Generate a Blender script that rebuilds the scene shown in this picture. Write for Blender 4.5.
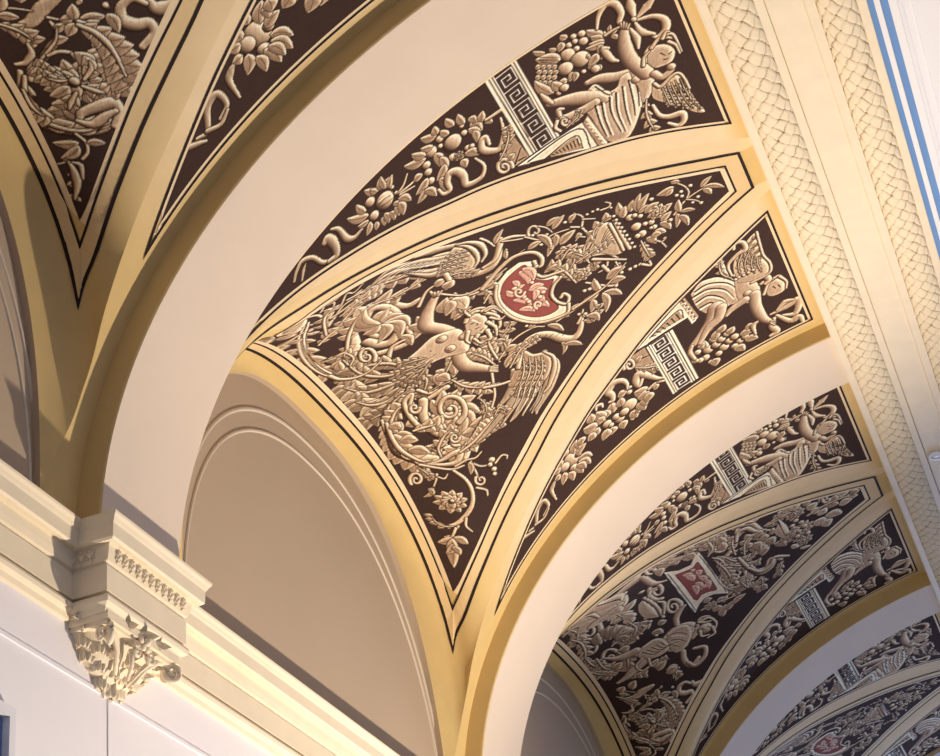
import bpy, bmesh, math
import numpy as np
from mathutils import Vector, Matrix
for o in list(bpy.data.objects): bpy.data.objects.remove(o)
sc=bpy.context.scene; COL=sc.collection; PI=math.pi
# ---------------- camera ----------------
cd=bpy.data.cameras.new('camera'); cam=bpy.data.objects.new('camera',cd); COL.objects.link(cam); sc.camera=cam
Fw=Vector((-.21537,.76769,.60355)); Rt=Vector((.92783,.3536,-.11869)); Up=Vector((.30453,-.53443,.78844))
cam.matrix_world=Matrix(((Rt[0],Up[0],-Fw[0],2.858),(Rt[1],Up[1],-Fw[1],-3.324),(Rt[2],Up[2],-Fw[2],-2.846),(0,0,0,1)))
cd.sensor_width=36; cd.lens=1768.4*36/940; cd.shift_x=(470-445.74)/940; cd.shift_y=(163.5-378)/940; cd.clip_start=.05; cd.clip_end=200
# ---------------- light ----------------
w=bpy.data.worlds.new('daylight'); sc.world=w; w.use_nodes=True
w.node_tree.nodes['Background'].inputs[0].default_value=(.62,.70,1.,1); w.node_tree.nodes['Background'].inputs[1].default_value=.34
def lamp(name,kind,loc,power,color,size,aim=None,angle=None):
    l=bpy.data.lights.new(name,kind); o=bpy.data.objects.new(name,l); COL.objects.link(o); o.location=loc; l.energy=power; l.color=color
    if kind=='AREA': l.size=size
    else: l.shadow_soft_size=size
    if angle: l.spot_size=angle; l.spot_blend=.6
    if aim is not None: o.rotation_euler=(Vector(aim)-Vector(loc)).to_track_quat('-Z','Y').to_euler()
    return o
lamp('gallery_spot','SPOT',(2.4,5.1,-4.1),1500,(1,.845,.665),.07,(.8,3.0,1.0),math.radians(99)).data.spot_blend=.75
lamp('end_window_daylight','AREA',(3.2,21,-1.5),430,(.44,.58,1),3.0,(1.,10,2))
lamp('arch_fill','POINT',(2.6,8.2,-4.1),45,(.95,.93,1),.1)  # unseen dim fill, added to brighten the third arch's near face
vs=sc.view_settings; vs.view_transform='Standard'; vs.look='None'; vs.exposure=0.0; vs.gamma=1; vs.use_curve_mapping=False

# ---------------- materials ----------------
def lin(c): c=np.asarray(c,float); return np.where(c<=.04045,c/12.92,((c+.055)/1.055)**2.4)
def mat(name,rgb,rough=.75,var=.04,scale=6,bump=.15,attr=False,metal=0,spec=.3):
    m=bpy.data.materials.new(name); m.use_nodes=True; nt=m.node_tree; b=nt.nodes['Principled BSDF']
    b.inputs['Roughness'].default_value=rough; b.inputs['Metallic'].default_value=metal; b.inputs['Specular IOR Level'].default_value=spec
    tc=nt.nodes.new('ShaderNodeTexCoord'); nz=nt.nodes.new('ShaderNodeTexNoise'); nz.inputs['Scale'].default_value=scale; nz.inputs['Detail'].default_value=6
    nt.links.new(tc.outputs['Object'],nz.inputs['Vector'])
    mr=nt.nodes.new('ShaderNodeMapRange'); mr.inputs['From Min'].default_value=.3; mr.inputs['From Max'].default_value=.7; mr.inputs['To Min'].default_value=1-var; mr.inputs['To Max'].default_value=1+var
    nt.links.new(nz.outputs['Fac'],mr.inputs['Value'])
    mx=nt.nodes.new('ShaderNodeVectorMath'); mx.operation='MULTIPLY'
    if attr:
        a=nt.nodes.new('ShaderNodeAttribute'); a.attribute_name='paint'; nt.links.new(a.outputs['Color'],mx.inputs[0])
    else: mx.inputs[0].default_value=tuple(lin(rgb))
    nt.links.new(mr.outputs['Result'],mx.inputs[1]); nt.links.new(mx.outputs[0],b.inputs['Base Color'])
    if bump:
        n2=nt.nodes.new('ShaderNodeTexNoise'); n2.inputs['Scale'].default_value=70; n2.inputs['Detail'].default_value=4; nt.links.new(tc.outputs['Object'],n2.inputs['Vector'])
        bp=nt.nodes.new('ShaderNodeBump'); bp.inputs['Strength'].default_value=bump; bp.inputs['Distance'].default_value=.004; nt.links.new(n2.outputs['Fac'],bp.inputs['Height']); nt.links.new(bp.outputs[0],b.inputs['Normal'])
    return m
M={}
M['paint']=mat('painted_plaster',None,.9,.03,9,.15,attr=True,spec=.06)
M['cream']=mat('cream_plaster',(.90,.835,.765),.8,.025,3,.1)
M['ochre']=mat('ochre_plaster',(.85,.745,.52),.8,.04,3,.25)
M['pale']=mat('pale_border_paint',(.95,.86,.72),.8,.03,9,.1)
M['band']=mat('border_band_paint',(.90,.79,.60),.8,.03,9,.12)
M['line']=mat('dark_outline_paint',(.15,.09,.08),.8,.05,20,.05)
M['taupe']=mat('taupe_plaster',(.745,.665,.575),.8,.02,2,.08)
M['ring']=mat('lunette_moulding_paint',(.83,.775,.70),.7,.02,5,.05)
M['stone']=mat('cream_stucco',(.93,.875,.775),.6,.03,8,.1)
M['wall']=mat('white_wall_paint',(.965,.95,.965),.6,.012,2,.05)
M['white']=mat('white_gloss_paint',(.93,.93,.95),.4,.01,2,.03)
M['blue']=mat('blue_line',(.42,.58,.80),.4,.03,5,.03)  # one even blue for the two recessed stripes beside the beam
M['glass']=mat('window_glass',(.35,.47,.70),.08,.02,2,0,spec=.8)
M['floor']=mat('stone_floor',(.62,.58,.46),.5,.12,3,.1)
M['metal']=mat('white_enamel',(.9,.9,.9),.3,.01,2,0)

# ---------------- object helpers ----------------
def tag(o,label=None,cat=None,group=None,kind=None):
    for k,v in (('label',label),('category',cat),('group',group),('kind',kind)):
        if v: o[k]=v
    return o
def empty(name,loc,label,cat,group=None):
    o=bpy.data.objects.new(name,None); COL.objects.link(o); o.location=loc; o.empty_display_size=.1; return tag(o,label,cat,group)
def mesh(name,V,F,m,parent=None,col=None,smooth_=True,loop=False):
    V=np.asarray(V,float).reshape(-1,3); off=np.array(parent.location) if parent is not None and parent.parent is None else np.zeros(3)
    if parent is not None and parent.parent is not None: off=np.array(parent.parent.location)
    me=bpy.data.meshes.new(name); V=V-off
    if isinstance(F,np.ndarray):
        me.vertices.add(len(V)); me.vertices.foreach_set('co',V.astype(np.float32).ravel()); n=len(F); me.loops.add(n*4); me.polygons.add(n)
        me.loops.foreach_set('vertex_index',F.astype(np.int32).ravel()); me.polygons.foreach_set('loop_start',np.arange(0,4*n,4,dtype=np.int32)); me.update(calc_edges=True)
    else: me.from_pydata([tuple(v) for v in V],[],F)
    if smooth_: me.polygons.foreach_set('use_smooth',np.ones(len(me.polygons),bool))
    if col is not None:
        a=me.color_attributes.new('paint','FLOAT_COLOR','POINT'); c=np.ones((len(V),4),np.float32); c[:,:3]=col; a.data.foreach_set('color',c.ravel())
    me.materials.append(m); me.update(); me.validate()
    o=bpy.data.objects.new(name,me); COL.objects.link(o)
    if parent is not None: o.parent=parent
    return o
def gridF(nu,nv):
    i=np.arange(nu-1)[:,None]*nv+np.arange(nv-1)[None]; return np.stack([i,i+nv,i+nv+1,i+1],-1).reshape(-1,4)
def gnorm(P):
    a=np.gradient(P,axis=0); b=np.gradient(P,axis=1); n=np.cross(a,b); l=np.linalg.norm(n,axis=-1,keepdims=True); return n/np.maximum(l,1e-9)
IN=np.array([2.6,0,-2.5])
def inward(P,N,yc):   # make normals face the hall
    d=np.array([2.6,yc,-2.5])-P; s=np.sign((d*N).sum(-1,keepdims=True)); s[s==0]=1; return N*s
def sweep(name,prof,path,m,parent=None,closed_ends=True,smooth_=False):
    """prof: (d,z) points, path: list of ((x,y),(nx,ny)) with mitred outward direction"""
    V=[];F=[];n=len(prof)
    for (x,y),(nx,ny) in path:
        for d,z in prof: V.append((x+nx*d,y+ny*d,z))
    for i in range(len(path)-1):
        for j in range(n-1): F.append((i*n+j,(i+1)*n+j,(i+1)*n+j+1,i*n+j+1))
    if closed_ends: F.append(tuple(range(n-1,-1,-1))); F.append(tuple(range((len(path)-1)*n,len(path)*n)))
    return mesh(name,V,F,m,parent,smooth_=smooth_)
def box(a,b):
    x0,y0,z0=a;x1,y1,z1=b
    V=[(x0,y0,z0),(x1,y0,z0),(x1,y1,z0),(x0,y1,z0),(x0,y0,z1),(x1,y0,z1),(x1,y1,z1),(x0,y1,z1)]
    return V,[(0,3,2,1),(4,5,6,7),(0,1,5,4),(1,2,6,5),(2,3,7,6),(3,0,4,7)]
def joinp(L):
    V=[];F=[]
    for v,f in L:
        k=len(V); V+=[tuple(p) for p in v]; F+=[tuple(i+k for i in q) for q in f]
    return V,F
def tubep(pts,rad,n=8):
    pts=np.asarray(pts,float); V=[];F=[]; L=len(pts); rad=np.broadcast_to(rad,(L,)); up=np.array([0,0,1.])
    for i in range(L):
        t=pts[min(i+1,L-1)]-pts[max(i-1,0)]; t/=np.linalg.norm(t)+1e-9; u=np.cross(t,up)
        if np.linalg.norm(u)<1e-3: u=np.cross(t,[1,0,0])
        u/=np.linalg.norm(u); v=np.cross(t,u)
        for k in range(n): a=2*PI*k/n; V.append(pts[i]+rad[i]*(math.cos(a)*u+math.sin(a)*v))
    for i in range(L-1):
        for k in range(n): F.append((i*n+k,i*n+(k+1)%n,(i+1)*n+(k+1)%n,(i+1)*n+k))
    F.append(tuple(range(n-1,-1,-1))); F.append(tuple(range((L-1)*n,L*n)))
    return V,F
def ballp(c,r,n=10,m=7,s=(1,1,1)):
    V=[];F=[]
    for j in range(m+1):
        th=PI*j/m
        for k in range(n): a=2*PI*k/n; V.append((c[0]+r*s[0]*math.sin(th)*math.cos(a),c[1]+r*s[1]*math.sin(th)*math.sin(a),c[2]+r*s[2]*math.cos(th)))
    for j in range(m):
        for k in range(n): F.append((j*n+k,j*n+(k+1)%n,(j+1)*n+(k+1)%n,(j+1)*n+k))
    return V,F

# ---------------- vault surfaces (x across from the wall, s along the bay from its middle) ----------------
CX=3.0672; AA=3.1672; HH=2.3403; RW=.5914; XE=2.44
def zb(X): return HH*np.sqrt(np.clip(1-((CX-X)/AA)**2,0,1))
SGX=np.array([-.1,-.06,.0,.11,.18,.29,.55,.89,1.3,1.67,2.0,2.44]); SGY=np.array([1.47,1.57,1.60,1.552,1.517,1.463,1.335,1.14,.87,.66,.47,.225]); SGM=np.gradient(SGY,SGX)
def sg(X):
    X=np.asarray(X,float); i=np.clip(np.searchsorted(SGX,X)-1,0,len(SGX)-2); h=SGX[i+1]-SGX[i]; t=(X-SGX[i])/h
    return (2*t**3-3*t**2+1)*SGY[i]+(t**3-2*t**2+t)*h*SGM[i]+(-2*t**3+3*t**2)*SGY[i+1]+(t**3-t**2)*h*SGM[i+1]
def sgs(X,s): return sg(X)+np.where(np.asarray(s)<0,.09*np.exp(-((np.asarray(X)-.3)/.25)**2),0)
ZL=1.62
def zc(X):
    k=(X+.1)/2.54; return ZL+(zb(2.44)+.01-ZL)*(k*.9+.1*k*k)
def fweb(X,s):
    X=np.clip(X,-.1,XE); g=sgs(X,s); b=zb(X); c=np.maximum(zc(X),b+.004); t=np.clip((X+.1)/.6,0,1); t=t*t*(3-2*t)
    a=2.6-.6*t; e=1/2.6+(1.35-1/2.6)*t
    return b+(c-b)*np.clip(1-np.abs(s/g)**a,0,1)**e
def fbar(X,s): return zb(X)+0*s
E0=np.array([2.6,0,-2.5]); NN=np.array([-1.6,0,4.3]); NN/=np.linalg.norm(NN); RRv=np.array([0,1.,0]); UUv=np.cross(RRv,NN)
def unwrap(P):
    d=P-E0; k=4.5/(d@NN); return np.stack([(d@RRv)*k,(d@UUv)*k],-1)
TB=dict(
TRD=[(0.089, 1.401), (0.129, 1.372), (0.165, 1.343), (0.2, 1.313), (0.28, 1.249), (0.429, 1.139), (0.578, 1.046), (0.728, 0.954), (0.877, 0.855), (1.026, 0.764), (1.175, 0.67), (1.325, 0.575), (1.474, 0.486), (1.623, 0.411), (1.772, 0.338), (1.922, 0.261), (2.071, 0.181), (2.22, 0.101)],
TLD=[(0.089, 1.411), (0.129, 1.163), (0.165, 1.017), (0.2, 1.003), (0.28, 1.173), (0.429, 1.196), (0.578, 1.124), (0.728, 1.021), (0.877, 0.917), (1.026, 0.818), (1.175, 0.723), (1.325, 0.633), (1.474, 0.544), (1.623, 0.452), (1.772, 0.358), (1.922, 0.265), (2.071, 0.175), (2.22, 0.093)],
TR1=[(0.054, 1.465), (0.094, 1.43), (0.147, 1.384), (0.2, 1.339), (0.28, 1.275), (0.432, 1.165), (0.583, 1.078), (0.735, 0.992), (0.886, 0.887), (1.038, 0.789), (1.189, 0.69), (1.341, 0.593), (1.492, 0.506), (1.644, 0.43), (1.795, 0.356), (1.947, 0.28), (2.098, 0.204), (2.25, 0.129)],
TL1=[(0.054, 1.475), (0.094, 1.152), (0.147, 0.958), (0.2, 1.085), (0.28, 1.203), (0.432, 1.237), (0.583, 1.17), (0.735, 1.069), (0.886, 0.961), (1.038, 0.854), (1.189, 0.75), (1.341, 0.654), (1.492, 0.563), (1.644, 0.471), (1.795, 0.376), (1.947, 0.28), (2.098, 0.191), (2.25, 0.11)],
TR2=[(-0.003, 1.551), (0.037, 1.53), (0.118, 1.473), (0.2, 1.408), (0.28, 1.348), (0.438, 1.245), (0.596, 1.16), (0.754, 1.07), (0.912, 0.959), (1.07, 0.855), (1.228, 0.754), (1.387, 0.656), (1.545, 0.57), (1.703, 0.492), (1.861, 0.411), (2.019, 0.325), (2.177, 0.241), (2.335, 0.162)],
TL2=[(-0.003, 1.561), (0.037, 1.561), (0.118, 1.561), (0.2, 1.521), (0.28, 1.497), (0.438, 1.362), (0.596, 1.24), (0.754, 1.118), (0.912, 1.007), (1.07, 0.905), (1.228, 0.803), (1.387, 0.702), (1.545, 0.603), (1.703, 0.506), (1.861, 0.413), (2.019, 0.323), (2.177, 0.237), (2.335, 0.159)],
TG=[(0.25, 1.607), (0.4, 1.519), (0.54, 1.433), (0.679, 1.344), (0.819, 1.26), (0.959, 1.176), (1.098, 1.09), (1.238, 1.017), (1.377, 0.94), (1.517, 0.859), (1.657, 0.786), (1.796, 0.721), (1.936, 0.653), (2.076, 0.577), (2.215, 0.496), (2.355, 0.414)])
def tabf(k,X): a=np.array(TB[k]); return np.interp(X,a[:,0],a[:,1])

# ---------------- painting ----------------
RES=.0024; P0,P1,Q0,Q1=-2.35,2.35,-1.75,1.45
LT=np.array([.96,.88,.77]); MD=np.array([.69,.58,.475]); DK=np.array([.25,.17,.14]); FD=np.array([.268,.205,.19])
RL=np.array([.88,.70,.62]); RM=np.array([.60,.33,.31])
LD=(-.35,.94)          # the side the painter put his highlights on
class Canvas:
    def __init__(s,seed=1):
        s.w=int((P1-P0)/RES); s.h=int((Q1-Q0)/RES); s.rng=np.random.default_rng(seed)
        s.im=np.empty((s.h,s.w,3),np.float32); s.im[:]=FD; s.id=np.zeros((s.h,s.w),np.uint8); s.cur=0
        s.im*=(1+.05*s.rng.normal(0,1,(s.h,s.w)))[...,None]
        s.warm=1.
    def win(s,pts,r):
        a=pts.min(0)-r-2*RES; b=pts.max(0)+r+2*RES
        i0=max(0,int((a[0]-P0)/RES)); i1=min(s.w,int((b[0]-P0)/RES)+1); j0=max(0,int((a[1]-Q0)/RES)); j1=min(s.h,int((b[1]-Q0)/RES)+1)
        if i1<=i0 or j1<=j0: return None
        x=P0+(np.arange(i0,i1)+.5)*RES; y=Q0+(np.arange(j0,j1)+.5)*RES
        X,Y=np.meshgrid(x,y); return (slice(j0,j1),slice(i0,i1)),X,Y
    def put(s,sl,a,c,mark=True):
        a=np.clip(a,0,1)[...,None]; s.im[sl]=s.im[sl]*(1-a)+c*a
        if mark and s.cur: v=s.id[sl]; v[a[...,0]>.5]=s.cur
    def seg(s,pts,rad,X,Y):
        best=np.full(X.shape,1e9); sd=np.zeros(X.shape); rr=np.zeros(X.shape); nx=np.zeros(X.shape); ny=np.zeros(X.shape)
        for k in range(len(pts)-1):
            a,b=pts[k],pts[k+1]; d=b-a; l=d@d+1e-12
            t=np.clip(((X-a[0])*d[0]+(Y-a[1])*d[1])/l,0,1); ux=X-a[0]-t*d[0]; uy=Y-a[1]-t*d[1]; dd=np.hypot(ux,uy)
            r=rad[k]+(rad[k+1]-rad[k])*t; m=dd/np.maximum(r,1e-4)<best
            best=np.where(m,dd/np.maximum(r,1e-4),best); rr=np.where(m,r,rr); nx=np.where(m,ux,nx); ny=np.where(m,uy,ny)
        return best,rr,nx/np.maximum(rr,1e-4),ny/np.maximum(rr,1e-4)
    def shade(s,k,cols):
        L,M,D=cols; k=np.clip(k,-1,1)[...,None]
        return np.where(k>0,M+(L-M)*k,M+(D-M)*(-k))
    def stroke(s,pts,w0,w1,cols=None,out=True,wm=None,flat=None):
        cols=cols or (LT,MD,DK); pts=smooth(pts); n=len(pts); t=np.linspace(0,1,n)
        rad=w0+(w1-w0)*t if wm is None else np.interp(t,[0,.5,1],[w0,wm,w1])
        rad=np.maximum(rad,RES*.45); o=1.5*RES if out else 0
        q=s.win(pts,rad.max()+o+RES)
        if q is None: return
        sl,X,Y=q; b,r,nx,ny=s.seg(pts,rad,X,Y); d=b*r
        if out: s.put(sl,(r+o+RES*.5-d)/RES,cols[2]*.75,False)
        k=(nx*LD[0]+ny*LD[1])*1.35+.28-.4*b**5
        s.put(sl,(r+RES*.5-d)/RES, s.shade(k,cols) if flat is None else flat)
    def poly(s,pts,cols=None,w=.03,sm=True,out=True,flat=None):
        cols=cols or (LT,MD,DK); pts=smooth(np.vstack([pts,pts[:1]]),4) if sm else np.vstack([pts,pts[:1]])
        q=s.win(pts,.01)
        if q is None: return
        sl,X,Y=q; ins=np.zeros(X.shape,bool); best=np.full(X.shape,1e9); nx=np.zeros(X.shape); ny=np.zeros(X.shape)
        for k in range(len(pts)-1):
            a,b=pts[k],pts[k+1]
            c=((a[1]>Y)!=(b[1]>Y)); xi=a[0]+(Y-a[1])*(b[0]-a[0])/((b[1]-a[1]) or 1e-9); ins^=c&(X<xi)
            d=b-a; l=d@d+1e-12; t=np.clip(((X-a[0])*d[0]+(Y-a[1])*d[1])/l,0,1); ux=a[0]+t*d[0]-X; uy=a[1]+t*d[1]-Y; dd=np.hypot(ux,uy)
            m=dd<best; best=np.where(m,dd,best); nx=np.where(m,ux,nx); ny=np.where(m,uy,ny)
        l=np.maximum(best,1e-6); nx/=l; ny/=l; sg=np.where(ins,best,-best)
        if out: s.put(sl,(sg+1.8*RES)/RES,cols[2]*.75,False)
        f=np.clip(1-best/w,0,1); k=(.3 if w>.03 else -.05)+(nx*LD[0]+ny*LD[1])*f*.75+.55*f**1.5
        s.put(sl,(sg+RES*.5)/RES, s.shade(k,cols) if flat is None else flat)
    def ball(s,c,r,cols=None,ey=1.):
        s.stroke(np.array([c,[c[0]+1e-4,c[1]]]),r,r,cols)
    def leaf(s,a,b,w,bend=0.,cols=None,vein=True):
        a=np.array(a);b=np.array(b);d=b-a;n=np.array([-d[1],d[0]]); t=np.linspace(0,1,9)
        c=a+d*t[:,None]+n*(bend*4*t*(1-t))[:,None]; l=math.hypot(*d)+1e-9; nn=n/l
        h=w*1.25*np.sin(np.pi*t**.8)**.8; up=c+nn*h[:,None]; dn=c-nn*h[:,None]
        s.poly(np.vstack([up,dn[-2:0:-1]]),cols,w=w*.9,sm=False)
        if vein and w>2.2*RES: s.stroke(c[1:-1],RES*.5,RES*.35,None,False,flat=(cols or (LT,MD,DK))[2])
    def acan(s,pts,w,n=7,side=0,cols=None):
        """acanthus: overlapping pointed lobes along a spine, then the spine itself"""
        p=smooth(pts,6); L=len(p); L0=np.r_[0,np.cumsum(np.hypot(*np.diff(p,axis=0).T))]; tot=L0[-1]
        s.stroke(p[::2] if len(p)>8 else p,w*.12,w*.12,(MD,MD*.8,DK),wm=w*.6)
        for k in range(n,0,-1):
            t=(k-.55)/n; i=min(L-2,int(np.searchsorted(L0,t*tot))); i=max(i,1); c=p[i]; d=p[i+1 if i+1<L else i]-p[i-1]; d=d/(math.hypot(*d)+1e-9); m=np.array([-d[1],d[0]])
            ww=w*(math.sin(math.pi*min(1,.22+.78*(1-t)))*.75+.45); ln=ww*1.3
            for sd in (-1,1):
                if side and sd!=side: continue
                e=c+m*sd*ww+d*ln*.8; s.leaf(c-d*ww*.2,e,ww*.42,-sd*.16,cols,vein=ww>.02)
        s.stroke(p[::2] if len(p)>8 else p,w*.13,w*.06,cols,wm=w*.2)
    def spiral(s,c,r,a0,turn,w0,w1,cols=None):
        n=int(10*abs(turn))+6; t=np.linspace(0,1,n); a=a0+turn*2*math.pi*t; rr=r*(1-t)**.8+r*.08
        s.stroke(np.stack([c[0]+rr*np.cos(a),c[1]+rr*np.sin(a)],-1),w0,w1,cols)
    def flower(s,c,r,n=9,cols=None,a0=0.):
        c=np.array(c)
        for k in range(n):
            a=a0+2*math.pi*k/n; s.leaf(c+.1*r*np.array([math.cos(a),math.sin(a)]),c+r*np.array([math.cos(a),math.sin(a)]),r*2.1/n,0,cols)
        for k in range(n):
            a=a0+2*math.pi*(k+.5)/n; s.leaf(c,c+.6*r*np.array([math.cos(a),math.sin(a)]),r*.16,0,cols,False)
        s.ball(c,r*.17,cols)
def smooth(p,m=5):
    p=np.asarray(p,float)
    if len(p)<3: return p
    q=np.vstack([2*p[0]-p[1],p,2*p[-1]-p[-2]]); o=[]
    for i in range(1,len(q)-2):
        a,b,c,d=q[i-1],q[i],q[i+1],q[i+2]
        for t in np.arange(m)/m:
            o.append(.5*((2*b)+(c-a)*t+(2*a-5*b+4*c-d)*t*t+(3*b-a-3*c+d)*t**3))
    return np.array(o+[p[-1]])
def run(cv,prog):
    """one drawing = lines 'op numbers', millimetres on the bay's unwrapped surface"""
    red=(LT*.95,RL,RM*.8); sk=(LT*.97,np.array([.70,.585,.49]),np.array([.40,.30,.25]))
    hz=(LT*.92,MD*.86,DK); pal={'r':red,'s':sk,'h':hz,'n':None}; col=None
    for ln in prog.strip().split('\n'):
        f=ln.split(); o=f[0]
        if o=='C': col=pal[f[1]]; continue
        if o=='I': cv.cur=int(f[1]); continue
        v=np.array([float(x) for x in f[1:]])/1000.
        if o=='S': cv.stroke(v[2:].reshape(-1,2),v[0],v[1],col)
        elif o=='M': cv.stroke(v[3:].reshape(-1,2),v[0],v[2],col,wm=v[1])
        elif o=='P': cv.poly(v[1:].reshape(-1,2),col,w=v[0])
        elif o=='K': cv.poly(v.reshape(-1,2),col,sm=False,out=False,flat=LT)       # plain light fill
        elif o=='Q': cv.poly(v.reshape(-1,2),col,sm=False,out=False,flat=FD)       # plain field fill
        elif o=='G': cv.poly(v.reshape(-1,2),col,sm=False,out=False,flat=MD)
        elif o=='R': cv.poly(v.reshape(-1,2),col,sm=True,flat=RM)
        elif o=='D': cv.stroke(v[1:].reshape(-1,2),v[0],v[0]*.6,None,False,flat=DK*.8)
        elif o=='H': cv.stroke(v[1:].reshape(-1,2),v[0],v[0]*.6,None,False,flat=LT*1.02)
        elif o=='B': cv.ball(v[1:3],v[0],col)
        elif o=='L': cv.leaf(v[2:4],v[4:6],v[0],v[1]*1000/100,col)
        elif o=='A': cv.acan(v[3:].reshape(-1,2),v[0],int(v[1]*1000),int(v[2]*1000),col)
        elif o=='O': cv.spiral(v[5:7],v[0],v[1]*1000/100,v[2]*1000/100,v[3],v[4],col)
        elif o=='F': cv.flower(v[2:4],v[0],int(v[1]*1000),col)
    def blur(a,k):
        for ax in (0,1):
            c=np.cumsum(np.pad(a,[(k+1,k) if i==ax else (0,0) for i in range(a.ndim)],mode='edge'),axis=ax,dtype=np.float64); n=a.shape[ax]
            a=(np.take(c,range(2*k+1,2*k+1+n),ax)-np.take(c,range(0,n),ax))/(2*k+1)
        return a.astype(np.float32)
    # brush hatching and crisper modelling, as on a painted grisaille
    g=cv.rng.normal(0,1,(cv.h,cv.w)).astype(np.float32); st=sum(np.roll(np.roll(g,k,0),-2*k,1)+np.roll(np.roll(g,-k,0),2*k,1) for k in range(4))/2.8
    lum=cv.im.mean(-1); m=np.clip((lum-.34)/.2,0,1)[...,None]
    cv.im=cv.im+m*.55*(cv.im-blur(cv.im,6)); cv.im=np.clip(cv.im*(1+.065*st[...,None]*m),.01,1)
    return cv

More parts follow.
